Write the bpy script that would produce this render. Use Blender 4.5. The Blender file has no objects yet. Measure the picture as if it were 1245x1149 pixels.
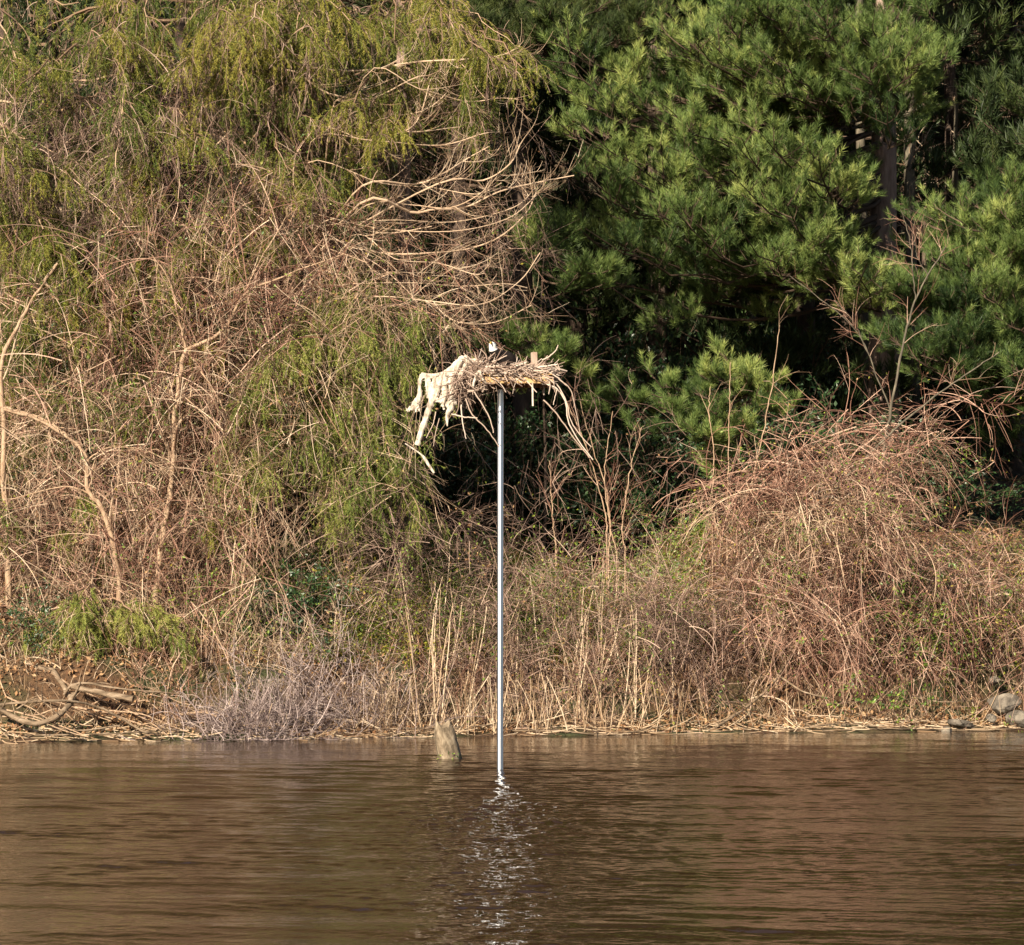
import bpy, math, random
import numpy as np
from mathutils import Vector
C = bpy.context
scene = C.scene
col = scene.collection
R = math.radians

# ------------------------------------------------------------------ camera, sky, sun, exposure
F = 3800.0                       # focal length in photo pixels (photo 1245 x 1149)
CAM = np.array([0.0, 0.0, 2.5])
TILT = math.atan(123.5 / F)      # the horizon lies at photo row 698
cam_d = bpy.data.cameras.new('camera'); cam = bpy.data.objects.new('camera', cam_d); col.objects.link(cam)
cam.location = CAM; cam.rotation_euler = (R(90) + TILT, 0, 0)
cam_d.sensor_fit = 'HORIZONTAL'; cam_d.sensor_width = 36; cam_d.lens = 36 * F / 1245
cam_d.clip_start = 0.5; cam_d.clip_end = 1500
scene.camera = cam
SUN_EL, SUN_AZ = R(29), R(-31)   # azimuth of the sun measured from straight behind the camera, minus = to the left
sdir = Vector((math.sin(SUN_AZ) * math.cos(SUN_EL), -math.cos(SUN_AZ) * math.cos(SUN_EL), math.sin(SUN_EL)))
sun_d = bpy.data.lights.new('sun', 'SUN'); sun = bpy.data.objects.new('sun', sun_d); col.objects.link(sun)
sun_d.energy = 5.0; sun_d.angle = R(0.5); sun_d.color = (1.0, 0.885, 0.70)
sun.rotation_euler = sdir.to_track_quat('Z', 'Y').to_euler()
sun.location = (0, 0, 60)
world = bpy.data.worlds.new('World'); scene.world = world; world.use_nodes = True
wn = world.node_tree.nodes; wl = world.node_tree.links
sky = wn.new('ShaderNodeTexSky'); sky.sky_type = 'NISHITA'; sky.sun_disc = False
sky.sun_elevation = SUN_EL; sky.sun_rotation = math.atan2(sdir.x, sdir.y)
wl.new(sky.outputs[0], wn['Background'].inputs[0]); wn['Background'].inputs[1].default_value = 0.05
scene.view_settings.view_transform = 'Standard'; scene.view_settings.look = 'None'
scene.view_settings.exposure = 0.97; scene.view_settings.gamma = 1
scene.cycles.max_bounces = 6; scene.cycles.diffuse_bounces = 3; scene.cycles.glossy_bounces = 3
scene.cycles.transmission_bounces = 2; scene.cycles.transparent_max_bounces = 4
scene.cycles.caustics_reflective = False; scene.cycles.caustics_refractive = False
scene.cycles.sample_clamp_indirect = 0
scene.cycles.use_denoising = True

# ------------------------------------------------------------------ helpers
def at(px, py, Y):
    """a photo pixel at distance Y from the camera, as a point in the world (works on arrays)"""
    px = np.asarray(px, float); py = np.asarray(py, float); Y = np.asarray(Y, float)
    x = (px - 622.5) / F; y = (574.5 - py) / F
    c, s = math.cos(TILT), math.sin(TILT)
    dy = c - y * s; dz = y * c + s
    k = Y / dy
    return np.stack(np.broadcast_arrays(x * k, Y + 0 * k, CAM[2] + dz * k), -1)

def norm(v):
    return v / np.maximum(np.linalg.norm(v, axis=-1, keepdims=True), 1e-9)

def rv(rng, n, s=1.0):
    return rng.normal(0, 1, (n, 3)) * s

def perp(rng, d):
    return norm(np.cross(d, rng.normal(0, 1, d.shape)))

def inpoly(px, py, poly):
    ins = np.zeros(px.shape, bool); n = len(poly)
    for i in range(n):
        x1, y1 = poly[i]; x2, y2 = poly[(i + 1) % n]
        c = ((y1 > py) != (y2 > py)) & (px < (x2 - x1) * (py - y1) / ((y2 - y1) or 1e-9) + x1)
        ins ^= c
    return ins

def sample_poly(rng, poly, n):
    p = np.array(poly, float); lo = p.min(0); hi = p.max(0); out = np.zeros((0, 2))
    while len(out) < n:
        q = rng.uniform(lo, hi, (n * 2, 2)); out = np.vstack([out, q[inpoly(q[:, 0], q[:, 1], poly)]])
    return out[:n]

class Geo:
    def __init__(s): s.V = []; s.F = []; s.T = []; s.M = []; s.n = 0   # vertices, faces, tints, material slots
    def add(s, v, f, t, mi=0):
        v = np.asarray(v, float).reshape(-1, 3)
        s.V.append(v); s.F.append(np.asarray(f, np.int64) + s.n); s.n += len(v)
        s.T.append(np.broadcast_to(np.asarray(t, float), (len(v),)).copy()); s.M.append(mi)
        return s
    def tubes(s, P, Rad, sides=3, tint=0.5, mi=0, rng=None, caps=False):
        P = np.asarray(P, float)
        if P.ndim == 2: P = P[None]
        N, K, _ = P.shape
        Rad = np.broadcast_to(np.asarray(Rad, float), (N, K))
        T = np.empty_like(P); T[:, 1:-1] = P[:, 2:] - P[:, :-2]; T[:, 0] = P[:, 1] - P[:, 0]; T[:, -1] = P[:, -1] - P[:, -2]
        T = norm(T)
        m = norm(P[:, -1] - P[:, 0] + 1e-6)
        ref = np.where(np.abs(m[:, 2:3]) > 0.8, np.array([[0, 1., 0]]), np.array([[0, 0, 1.]]))
        ref = ref + 0.13
        U = norm(np.cross(T, ref[:, None, :])); W = np.cross(T, U)
        a = np.arange(sides) * 2 * math.pi / sides
        ring = P[:, :, None, :] + Rad[:, :, None, None] * (np.cos(a)[None, None, :, None] * U[:, :, None, :] + np.sin(a)[None, None, :, None] * W[:, :, None, :])
        idx = np.arange(N * K * sides).reshape(N, K, sides)
        nx = np.roll(idx, -1, axis=2)
        f = np.stack([idx[:, :-1], nx[:, :-1], nx[:, 1:], idx[:, 1:]], -1).reshape(-1, 4)
        t = np.broadcast_to(np.asarray(tint, float).reshape(-1, 1, 1), (N, K, sides)) if np.ndim(tint) else tint
        t = t.reshape(-1) if np.ndim(tint) else t
        s.add(ring, f, t, mi)
        if caps:
            for k, o in ((0, 1), (K - 1, -1)):
                c = P[:, k] ; base = s.n
                vv = np.concatenate([ring[:, k].reshape(-1, 3), c]); i0 = np.arange(N * sides).reshape(N, sides)
                ff = np.stack([i0, np.roll(i0, -1, 1), np.broadcast_to((N * sides + np.arange(N))[:, None], i0.shape)], -1).reshape(-1, 3)
                if o > 0: ff = ff[:, ::-1]
                s.add(vv, ff, 0.5, mi)
        return s
    def build(s, name, mats, parent=None, smooth=False):
        me = bpy.data.meshes.new(name)
        V = np.concatenate(s.V); me.vertices.add(len(V)); me.vertices.foreach_set('co', V.astype(np.float32).ravel())
        lv = np.concatenate([f.ravel() for f in s.F]); tot = np.concatenate([np.full(len(f), f.shape[1]) for f in s.F])
        mi = np.concatenate([np.full(len(f), m) for f, m in zip(s.F, s.M)])
        me.loops.add(len(lv)); me.loops.foreach_set('vertex_index', lv.astype(np.int32))
        me.polygons.add(len(tot)); st = np.concatenate([[0], np.cumsum(tot)[:-1]])
        me.polygons.foreach_set('loop_start', st.astype(np.int32))
        me.polygons.foreach_set('material_index', mi.astype(np.int32))
        if smooth: me.polygons.foreach_set('use_smooth', np.ones(len(tot), bool))
        else: me.polygons.foreach_set('use_smooth', np.zeros(len(tot), bool))
        me.update(calc_edges=True)
        at_ = me.attributes.new('tint', 'FLOAT', 'POINT'); at_.data.foreach_set('value', np.concatenate(s.T).astype(np.float32))
        for m in (mats if isinstance(mats, (list, tuple)) else [mats]): me.materials.append(m)
        o = bpy.data.objects.new(name, me); col.objects.link(o)
        if parent is not None:
            o.parent = parent
            o.location = -parent.location          # parts are modelled in world coordinates
        return o

def tag(o, label=None, cat=None, group=None, kind=None):
    if label: o['label'] = label
    if cat: o['category'] = cat
    if group: o['group'] = group
    if kind: o['kind'] = kind
    return o

def empty(name, loc, label, cat, group=None):
    o = bpy.data.objects.new(name, None); col.objects.link(o); o.location = [float(v) for v in loc]
    o.empty_display_size = 0.2
    return tag(o, label, cat, group)

def copy_tree(o, parent=None):
    c = o.copy(); col.objects.link(c)
    if parent is not None: c.parent = parent
    for ch in list(o.children): copy_tree(ch, c)
    return c

def walk(rng, S, D, L, K=10, curl=0.12, grav=0.0, bend=0.0, smoothn=0.6):
    """curved lines: start S (N,3), direction D, length L (N,), K points"""
    N = len(S); S = np.asarray(S, float); D = norm(np.asarray(D, float)); L = np.broadcast_to(np.asarray(L, float), (N,))
    P = np.empty((N, K, 3)); P[:, 0] = S; d = D.copy(); step = (L / (K - 1))[:, None]
    cb = rv(rng, N, 1.0) * bend / (K - 1); nz_ = rv(rng, N, curl)
    g = np.broadcast_to(np.asarray(grav, float), (N,))[:, None] / (K - 1) * np.array([[0, 0, -1.0]])
    for k in range(1, K):
        nz_ = nz_ * smoothn + rv(rng, N, curl) * (1 - smoothn) * 1.5
        d = norm(d + nz_ + cb + g); P[:, k] = P[:, k - 1] + d * step
    return P

def pick(rng, P, n, t0=0.2, t1=1.0):
    """n random points on the lines P -> position, tangent, line index, parameter"""
    N, K, _ = P.shape
    i = rng.integers(0, N, n); t = rng.uniform(t0, t1, n) * (K - 1) * 0.9999; k = np.floor(t).astype(int); k = np.minimum(k, K - 2); f = (t - k)[:, None]
    a = P[i, k]; b = P[i, k + 1]
    return a * (1 - f) + b * f, norm(b - a), i, t / (K - 1)

def taper(rng, N, K, r0, r1, jit=0.3):
    s = np.linspace(0, 1, K)[None]
    q = (1 + rng.uniform(-jit, jit, (N, 1)))
    return (r0 * (1 - s) + r1 * s) * q

def catmull(pts, n=24):
    p = np.array(pts, float); p = np.vstack([2 * p[0] - p[1], p, 2 * p[-1] - p[-2]]); out = []
    m = len(p) - 3; 
    for u in np.linspace(0, m, n):
        i = min(int(u), m - 1); t = u - i; a, b, c, d = p[i:i + 4]
        out.append(0.5 * ((2 * b) + (c - a) * t + (2 * a - 5 * b + 4 * c - d) * t * t + (3 * b - a - 3 * c + d) * t ** 3))
    return np.array(out)

# foliage -----------------------------------------------------------
def needles(geo, rng, B, D, L, w, tint, mi=0):
    """single triangle needles: base B, direction D, length L, half width w"""
    side = perp(rng, D)
    v = np.stack([B - side * np.asarray(w).reshape(-1, 1), B + side * np.asarray(w).reshape(-1, 1), B + D * np.asarray(L).reshape(-1, 1)], 1)
    n = len(B); geo.add(v, np.arange(n * 3).reshape(n, 3), np.repeat(np.broadcast_to(tint, (n,)), 3), mi)

def pine_tufts(geo, rng, pos, axis, size=0.16, n=26, w=0.0045, tint=None, mi=0):
    N = len(pos)
    if tint is None: tint = rng.uniform(0, 1, N)
    ax = np.repeat(norm(axis), n, 0); p = np.repeat(pos, n, 0); sz = np.repeat(np.broadcast_to(size, (N,)) * rng.uniform(.75, 1.15, N), n)
    a = rng.uniform(R(6), R(58), N * n); pe = perp(rng, ax)
    d = norm(ax * np.cos(a)[:, None] + pe * np.sin(a)[:, None])
    b = p + ax * (rng.uniform(-.75, .1, N * n) * sz)[:, None]
    tt = np.repeat(tint, n) + rng.uniform(-.12, .12, N * n)
    needles(geo, rng, b, d, sz * rng.uniform(.75, 1.1, N * n), np.full(N * n, w), np.clip(tt, 0, 1), mi)

def frond_needles(geo, rng, P, m=36, L=0.05, w=0.004, tint=None, mi=0, t0=0.05):
    N = len(P)
    if tint is None: tint = rng.uniform(0, 1, N)
    t = rng.uniform(t0, 1, (N, m)) * (P.shape[1] - 1) * .999; k = np.floor(t).astype(int); f = (t - k)[..., None]
    i = np.arange(N)[:, None]
    a = P[i, k]; b = P[i, k + 1]; B = (a * (1 - f) + b * f).reshape(-1, 3); T = norm(b - a).reshape(-1, 3)
    d = norm(T * .8 + perp(rng, T) * .65)
    needles(geo, rng, B, d, rng.uniform(.6, 1.3, N * m) * L, np.full(N * m, w), np.clip(np.repeat(tint, m) + rng.uniform(-.12, .12, N * m), 0, 1), mi)

def leaves(geo, rng, pos, nrm, size, tint=None, mi=0, asp=0.55, droop=0.0):
    N = len(pos); n = norm(nrm); u = perp(rng, n); u[:, 2] -= droop; u = norm(u); v = norm(np.cross(n, u))
    L = (np.broadcast_to(size, (N,)) * rng.uniform(.6, 1.3, N))[:, None]
    q = np.stack([pos, pos + u * L * .5 + v * L * asp * .5 + n * L * .08, pos + u * L, pos + u * L * .5 - v * L * asp * .5 + n * L * .08], 1)
    if tint is None: tint = rng.uniform(0, 1, N)
    geo.add(q, np.arange(N * 4).reshape(N, 4), np.repeat(tint, 4), mi)

# ------------------------------------------------------------------ materials
def new_mat(name):
    m = bpy.data.materials.new(name); m.use_nodes = True
    return m, m.node_tree.nodes, m.node_tree.links, m.node_tree.nodes['Principled BSDF']

def tint_mat(name, cols, rough=0.6, trans=0.0, spec=0.3, patch=0.25, pscale=0.8):
    """colour runs through cols by each leaf's or twig's own random tint, with broad patches"""
    m, n, l, b = new_mat(name)
    a = n.new('ShaderNodeAttribute'); a.attribute_name = 'tint'
    tc = n.new('ShaderNodeTexCoord'); nz = n.new('ShaderNodeTexNoise'); nz.inputs['Scale'].default_value = pscale; nz.inputs['Detail'].default_value = 4
    geo = n.new('ShaderNodeNewGeometry'); l.new(geo.outputs['Position'], nz.inputs['Vector'])
    ma = n.new('ShaderNodeMath'); ma.operation = 'MULTIPLY_ADD'; l.new(nz.outputs[0], ma.inputs[0]); ma.inputs[1].default_value = patch * 3; ma.inputs[2].default_value = -patch * 1.5
    ad = n.new('ShaderNodeMath'); ad.operation = 'ADD'; ad.use_clamp = True; l.new(ma.outputs[0], ad.inputs[0]); l.new(a.outputs['Fac'], ad.inputs[1])
    cr = n.new('ShaderNodeValToRGB'); l.new(ad.outputs[0], cr.inputs[0])
    e = cr.color_ramp.elements; e[0].position = 0; e[1].position = 1
    for i, c in enumerate(cols):
        p = i / (len(cols) - 1)
        if i == 0: e[0].color = (*c, 1)
        elif i == len(cols) - 1: cr.color_ramp.elements[-1].color = (*c, 1)
        else:
            x = cr.color_ramp.elements.new(p); x.color = (*c, 1)
    l.new(cr.outputs[0], b.inputs['Base Color']); b.inputs['Roughness'].default_value = rough
    b.inputs['Specular IOR Level'].default_value = spec
    if trans > 0:
        tr = n.new('ShaderNodeBsdfTranslucent'); l.new(cr.outputs[0], tr.inputs[0])
        mx = n.new('ShaderNodeMixShader'); mx.inputs[0].default_value = trans
        l.new(b.outputs[0], mx.inputs[1]); l.new(tr.outputs[0], mx.inputs[2]); l.new(mx.outputs[0], n['Material Output'].inputs[0])
    return m

def noise_mat(name, cols, scale=6, rough=0.8, bump=0.4, stretch=(1, 1, 1), detail=8, dist=0.02, spec=0.3, metal=0.0):
    m, n, l, b = new_mat(name)
    geo = n.new('ShaderNodeNewGeometry'); mp = n.new('ShaderNodeMapping'); mp.inputs['Scale'].default_value = stretch
    l.new(geo.outputs['Position'], mp.inputs[0])
    nz = n.new('ShaderNodeTexNoise'); nz.inputs['Scale'].default_value = scale; nz.inputs['Detail'].default_value = detail; nz.inputs['Roughness'].default_value = .65
    l.new(mp.outputs[0], nz.inputs['Vector'])
    cr = n.new('ShaderNodeValToRGB'); l.new(nz.outputs[0], cr.inputs[0]); k = len(cols)
    cr.color_ramp.elements[0].position = .3; cr.color_ramp.elements[-1].position = .7
    cr.color_ramp.elements[0].color = (*cols[0], 1); cr.color_ramp.elements[-1].color = (*cols[-1], 1)
    for i in range(1, k - 1):
        x = cr.color_ramp.elements.new(.3 + .4 * i / (k - 1)); x.color = (*cols[i], 1)
    l.new(cr.outputs[0], b.inputs['Base Color'])
    bp = n.new('ShaderNodeBump'); bp.inputs['Strength'].default_value = bump; bp.inputs['Distance'].default_value = dist
    l.new(nz.outputs[0], bp.inputs['Height']); l.new(bp.outputs[0], b.inputs['Normal'])
    b.inputs['Roughness'].default_value = rough; b.inputs['Specular IOR Level'].default_value = spec; b.inputs['Metallic'].default_value = metal
    return m

M = {}
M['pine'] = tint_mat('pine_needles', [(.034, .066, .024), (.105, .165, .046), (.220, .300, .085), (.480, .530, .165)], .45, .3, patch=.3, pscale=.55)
M['pine_dark'] = tint_mat('shade_toned_needles', [(.020, .034, .013), (.034, .054, .018), (.056, .082, .024), (.10, .125, .036)], .55, .15, patch=.25)  # darker copy of the needle colours, with the shade of the woods put in
M['hem'] = tint_mat('hemlock_needles', [(.050, .092, .022), (.125, .165, .034), (.240, .255, .050), (.400, .350, .070)], .5, .3, patch=.35, pscale=.7)
M['hemlow'] = tint_mat('low_hemlock_needles', [(.070, .120, .030), (.160, .215, .048), (.280, .320, .070), (.420, .410, .110)], .5, .3, patch=.2, pscale=.7)
M['twig_red'] = tint_mat('red_brown_twigs', [(.050, .023, .016), (.190, .086, .058), (.400, .222, .158), (.640, .450, .335)], .7, patch=.2, pscale=.9)
M['twig_tan'] = tint_mat('tan_twigs', [(.080, .046, .028), (.270, .172, .108), (.500, .350, .235), (.720, .570, .420)], .7, patch=.15)
M['twig_grey'] = tint_mat('grey_twigs', [(.070, .046, .042), (.190, .135, .125), (.360, .275, .255), (.520, .420, .385)], .7, patch=.15)
M['twig_purple'] = tint_mat('purple_dead_twigs', [(.048, .027, .022), (.140, .082, .064), (.300, .195, .150), (.520, .375, .290)], .7, patch=.2)
M['twig_dark'] = tint_mat('shaded_twigs', [(.045, .028, .020), (.085, .055, .038), (.13, .085, .06), (.2, .13, .09)], .8, patch=.2)  # dark twig colours, with shade put into them
M['reed'] = tint_mat('dead_reed', [(.16, .095, .055), (.34, .22, .13), (.56, .41, .27), (.76, .60, .43)], .6, patch=.1)
M['ivy'] = tint_mat('green_leaf', [(.040, .085, .016), (.090, .165, .026), (.165, .255, .036), (.300, .360, .060)], .4, .2, spec=.5, patch=.25, pscale=1.2)
M['yleaf'] = tint_mat('yellow_green_leaf', [(.080, .120, .018), (.160, .200, .026), (.270, .280, .034), (.380, .300, .042)], .45, .25, spec=.4, patch=.2, pscale=1.2)
M['holly'] = tint_mat('dark_glossy_leaf', [(.012, .036, .012), (.022, .056, .018), (.036, .078, .024), (.070, .120, .036)], .42, .1, spec=.6)
M['litter'] = tint_mat('dead_leaf', [(.080, .038, .018), (.190, .092, .042), (.340, .185, .085), (.480, .310, .170)], .75, .1, patch=.2)
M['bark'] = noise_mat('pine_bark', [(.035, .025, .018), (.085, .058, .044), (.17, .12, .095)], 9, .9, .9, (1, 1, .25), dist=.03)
M['bark_lit'] = noise_mat('sunlit_pine_bark', [(.12, .075, .055), (.26, .175, .14), (.40, .29, .24)], 7, .9, .9, (1, 1, .22), dist=.04)  # brighter copy of the pine bark, with sunlight put into the colour
M['bark_tan'] = noise_mat('tan_sapling_bark', [(.24, .15, .095), (.40, .27, .175), (.52, .38, .26)], 16, .75, .4, (1, 1, .3), dist=.01)
M['bark_grey'] = noise_mat('grey_sapling_bark', [(.05, .042, .030), (.11, .092, .066), (.22, .185, .13)], 14, .8, .5, (1, 1, .35), dist=.01)
M['drift'] = noise_mat('bleached_driftwood', [(.12, .085, .06), (.54, .45, .36), (.80, .73, .64)], 26, .8, .8, (1, 1, .4), dist=.012)
M['log'] = noise_mat('weathered_log', [(.05, .034, .022), (.22, .155, .10), (.42, .32, .23)], 9, .85, 1.0, (.35, 1, 1), dist=.04)
M['stick'] = tint_mat('nest_stick', [(.16, .10, .075), (.33, .23, .18), (.50, .38, .30), (.66, .55, .46)], .75, patch=.1)
M['plank'] = noise_mat('sawn_timber', [(.34, .20, .09), (.52, .33, .15), (.62, .43, .22)], 12, .7, .3, (.25, 1, 1), dist=.006)
M['post'] = noise_mat('weathered_post', [(.30, .20, .15), (.44, .31, .24), (.55, .42, .34)], 16, .8, .4, (1, 1, .3), dist=.006)
M['stump'] = noise_mat('wet_stump', [(.08, .06, .038), (.24, .18, .12), (.42, .34, .24)], 13, .8, .9, (1, 1, .5), dist=.03)
M['rock'] = noise_mat('bank_rock', [(.05, .042, .034), (.14, .118, .095), (.30, .255, .20)], 5, .85, .8, dist=.04)
M['steel'] = noise_mat('galvanised_steel', [(.84, .86, .90), (.94, .95, .98)], 18, .40, .03, dist=.002, metal=1.0)
def brushed(m, r, an):
    # drawn pipe: the sheen spreads along the pole, narrow across it
    n = m.node_tree.nodes; b = n['Principled BSDF']; b.inputs['Roughness'].default_value = r; b.inputs['Anisotropic'].default_value = an; b.inputs['Anisotropic Rotation'].default_value = .25
    t = n.new('ShaderNodeTangent'); t.direction_type = 'RADIAL'; t.axis = 'Z'; m.node_tree.links.new(t.outputs[0], b.inputs['Tangent'])
brushed(M['steel'], .42, .60)
M['bracket'] = noise_mat('dark_bracket', [(.05, .04, .035), (.10, .08, .07)], 20, .6, .2, dist=.003, metal=.3)
M['feather_dark'] = noise_mat('dark_feathers', [(.008, .006, .006), (.018, .014, .013), (.030, .024, .022)], 30, .9, .5, dist=.008, spec=.1)
M['feather_white'] = noise_mat('white_feathers', [(.70, .68, .64), (.86, .84, .80)], 30, .7, .3, dist=.004)
M['beak'] = noise_mat('yellow_beak', [(.42, .27, .05), (.52, .34, .07)], 30, .4, .1, dist=.002)
M['eye'] = noise_mat('bird_eye', [(.01, .01, .01), (.02, .02, .01)], 30, .1, .0, dist=.001)

def soil_material():
    m, n, l, b = new_mat('soil')
    geo = n.new('ShaderNodeNewGeometry')
    n1 = n.new('ShaderNodeTexNoise'); n1.inputs['Scale'].default_value = .9; n1.inputs['Detail'].default_value = 6
    n2 = n.new('ShaderNodeTexNoise'); n2.inputs['Scale'].default_value = 14; n2.inputs['Detail'].default_value = 10; n2.inputs['Roughness'].default_value = .7
    for q in (n1, n2): l.new(geo.outputs['Position'], q.inputs['Vector'])
    c1 = n.new('ShaderNodeValToRGB'); l.new(n2.outputs[0], c1.inputs[0])
    e = c1.color_ramp.elements; e[0].position = .32; e[0].color = (.040, .020, .010, 1); e[1].position = .7; e[1].color = (.20, .108, .052, 1)
    c2 = n.new('ShaderNodeValToRGB'); l.new(n2.outputs[0], c2.inputs[0])
    e = c2.color_ramp.elements; e[0].position = .32; e[0].color = (.022, .030, .010, 1); e[1].position = .7; e[1].color = (.095, .095, .032, 1)
    mx = n.new('ShaderNodeMix'); mx.data_type = 'RGBA'
    cr = n.new('ShaderNodeValToRGB'); cr.color_ramp.elements[0].position = .45; cr.color_ramp.elements[1].position = .6
    l.new(n1.outputs[0], cr.inputs[0]); l.new(cr.outputs[0], mx.inputs[0]); l.new(c1.outputs[0], mx.inputs[6]); l.new(c2.outputs[0], mx.inputs[7])
    l.new(mx.outputs[2], b.inputs['Base Color']); b.inputs['Roughness'].default_value = .95
    bp = n.new('ShaderNodeBump'); bp.inputs['Strength'].default_value = 1; bp.inputs['Distance'].default_value = .06
    l.new(n2.outputs[0], bp.inputs['Height']); l.new(bp.outputs[0], b.inputs['Normal'])
    return m
M['soil'] = soil_material()

def water_material():
    m, n, l, b = new_mat('river_water')
    geo = n.new('ShaderNodeNewGeometry')
    def noise(scale, sc, detail, dist=0.0, rot=0.0):
        mp = n.new('ShaderNodeMapping'); mp.inputs['Scale'].default_value = sc; mp.inputs['Rotation'].default_value = (0, 0, rot); l.new(geo.outputs['Position'], mp.inputs[0])
        q = n.new('ShaderNodeTexNoise'); q.inputs['Scale'].default_value = scale; q.inputs['Detail'].default_value = detail; q.inputs['Distortion'].default_value = dist
        l.new(mp.outputs[0], q.inputs['Vector']); return q.outputs[0]
    def math_(op, a, b_, c=None, clamp=False):
        q = n.new('ShaderNodeMath'); q.operation = op; q.use_clamp = clamp
        for i, v in enumerate((a, b_, c)):
            if v is None: continue
            if isinstance(v, (int, float)): q.inputs[i].default_value = v
            else: l.new(v, q.inputs[i])
        return q.outputs[0]
    # the ripples are modelled in the surface; only the finest wrinkles are bump
    fine = noise(16, (.8, 1, 1), 1, .2)
    bp = n.new('ShaderNodeBump'); bp.inputs['Strength'].default_value = 1; bp.inputs['Distance'].default_value = .004
    l.new(fine, bp.inputs['Height']); l.new(bp.outputs[0], b.inputs['Normal'])
    b.inputs['Base Color'].default_value = (.026, .013, .006, 1); b.inputs['Roughness'].default_value = .02
    b.inputs['IOR'].default_value = 1.36; b.inputs['Specular Tint'].default_value = (1, .88, .76, 1)
    return m
M['water'] = water_material()

# ------------------------------------------------------------------ ground and water
nrng = np.random.default_rng(5)
_wv = [(nrng.uniform(.15, 2.2), nrng.uniform(-1, 1), nrng.uniform(0, 6.28)) for _ in range(40)]
def wob(x, y, f=1.0, k=14):
    s = 0
    for i in range(k):
        fr, an, ph = _wv[i]; fr = fr * f
        s = s + np.sin(fr * (x * math.cos(an * 3) + y * math.sin(an * 3)) + ph) / (1 + fr)
    return s / 3.0
def shore(x):
    x = np.asarray(x, float)
    return 48.3 + .23 * x * np.where(np.abs(x) < 12, 1, 12 / np.maximum(np.abs(x), 1e-6)) + .28 * wob(x, 0 * x, 1.5)
def ground(x, y):
    x = np.asarray(x, float); y = np.asarray(y, float)
    s = y - shore(x)
    z = np.interp(s, [-30, -2, -.1, .0, .5, .95, 1.35, 1.9, 4.2, 6.0, 9, 30, 75, 130, 400],
                  [-3, -.7, -.04, .01, .11, .28, 1.0, 1.35, 2.85, 3.15, 3.3, 6.2, 22, 40, 60])
    amp = np.interp(s, [-.2, 0, .6, 2, 8], [0, .04, .16, .36, .3])
    z = z + amp * (wob(x, y, 1.6) + .6 * wob(y, x * 1.3, 4.0))
    # hump under the vine mound on the right
    z = z + .55 * np.exp(-(((x - 4.3) / 1.6) ** 2 + ((s - 3.4) / 1.3) ** 2))
    # the slope dips into a shaded hollow right of the pole
    z = z - .55 * np.exp(-(((x - 1.6) / 1.5) ** 2)) * np.clip((s - 2.0) / 1.6, 0, 1) * np.clip((14 - s) / 6, 0, 1)
    return z

xs = np.unique(np.concatenate([np.linspace(-150, -14, 22), np.linspace(-14, 14, 300), np.linspace(14, 150, 22)]))
ss = np.unique(np.concatenate([np.linspace(-30, -2, 8), np.linspace(-2, 7, 130), np.linspace(7, 30, 60), np.linspace(30, 400, 30)]))
X, S = np.meshgrid(xs, ss, indexing='ij'); Yg = shore(X) + S; Zg = ground(X, Yg)
idx = np.arange(X.size).reshape(X.shape)
q = np.stack([idx[:-1, :-1], idx[1:, :-1], idx[1:, 1:], idx[:-1, 1:]], -1).reshape(-1, 4)
g = Geo().add(np.stack([X, Yg, Zg], -1), q, .5)
tag(g.build('ground', M['soil'], smooth=True), 'steep brown earth river bank rising behind the water', kind='structure')
def ripples(x, y):
    r = np.random.default_rng(42)
    def band(n, l0, l1, slope, spread, tilt=0.0):
        lam = np.exp(r.uniform(math.log(l0), math.log(l1), n)); th = R(90) + tilt + r.normal(0, spread, n); k = 2 * math.pi / lam; ph = r.uniform(0, 6.28, n)
        am = slope * math.sqrt(2 / n) / k; h = np.zeros_like(x)
        for a_, k_, t_, p_ in zip(am, k, th, ph): h += a_ * np.sin(k_ * (x * math.cos(t_) + y * math.sin(t_)) + p_)
        return h
    def patch(sx, sy, seed, thr=0.0, gain=1.6):
        rr = np.random.default_rng(seed); q = np.zeros_like(x)
        for _ in range(9): q += np.sin(x * rr.normal(0, sx) + y * rr.normal(0, sy) + rr.uniform(0, 6.28))
        return np.clip(.5 + (q / 3 - thr) * gain * .5, 0, 1)
    lee = np.clip((shore(x) - y - .3) / 9, .10, 1) ** .8
    p1 = patch(.5, .55, 3); p2 = patch(.7, .6, 4)
    h = band(16, .7, 2.2, .030, .35, R(-8)) * (.4 + .6 * lee) + band(26, .22, .62, .066, .30, R(-10)) * lee * (.35 + p1) + band(26, .11, .24, .06, .6) * lee * (.15 + p2)
    gl = np.exp(-((x + .12) ** 2 * .8 + ((y - 32.2) / 3.4) ** 2)) + .55 * np.exp(-((x + .1) ** 2 * 1.6 + ((y - 25) / 5) ** 2))
    return h + (band(40, .09, .20, .17, 1.3) + band(24, .2, .45, .12, 1.0)) * gl
xs = np.concatenate([[-400, -200, -100, -50, -25, -16, -12, -10], np.arange(-9, -1.61, .04), np.arange(-1.6, 1.6, .02), np.arange(1.6, 9.001, .04), [10, 12, 16, 25, 50, 100, 200, 400]])
ys = np.concatenate([[-150, -80, -40, -20, -8, 0, 5, 10, 14, 17], np.arange(19, 24, .025), np.arange(24, 39.2, .019), np.arange(39.2, 50.8, .028), [51.5, 53, 60, 75]])
X, Yw = np.meshgrid(xs, ys, indexing='ij')
Zw = ripples(X, Yw) * np.clip((10 - np.abs(X)) / 1.5, 0, 1) * np.clip((Yw - 17) / 2, 0, 1) * np.clip((52 - Yw), 0, 1)
idx = np.arange(X.size).reshape(X.shape)
q = np.stack([idx[:-1, :-1], idx[1:, :-1], idx[1:, 1:], idx[:-1, 1:]], -1).reshape(-1, 4)
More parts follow.
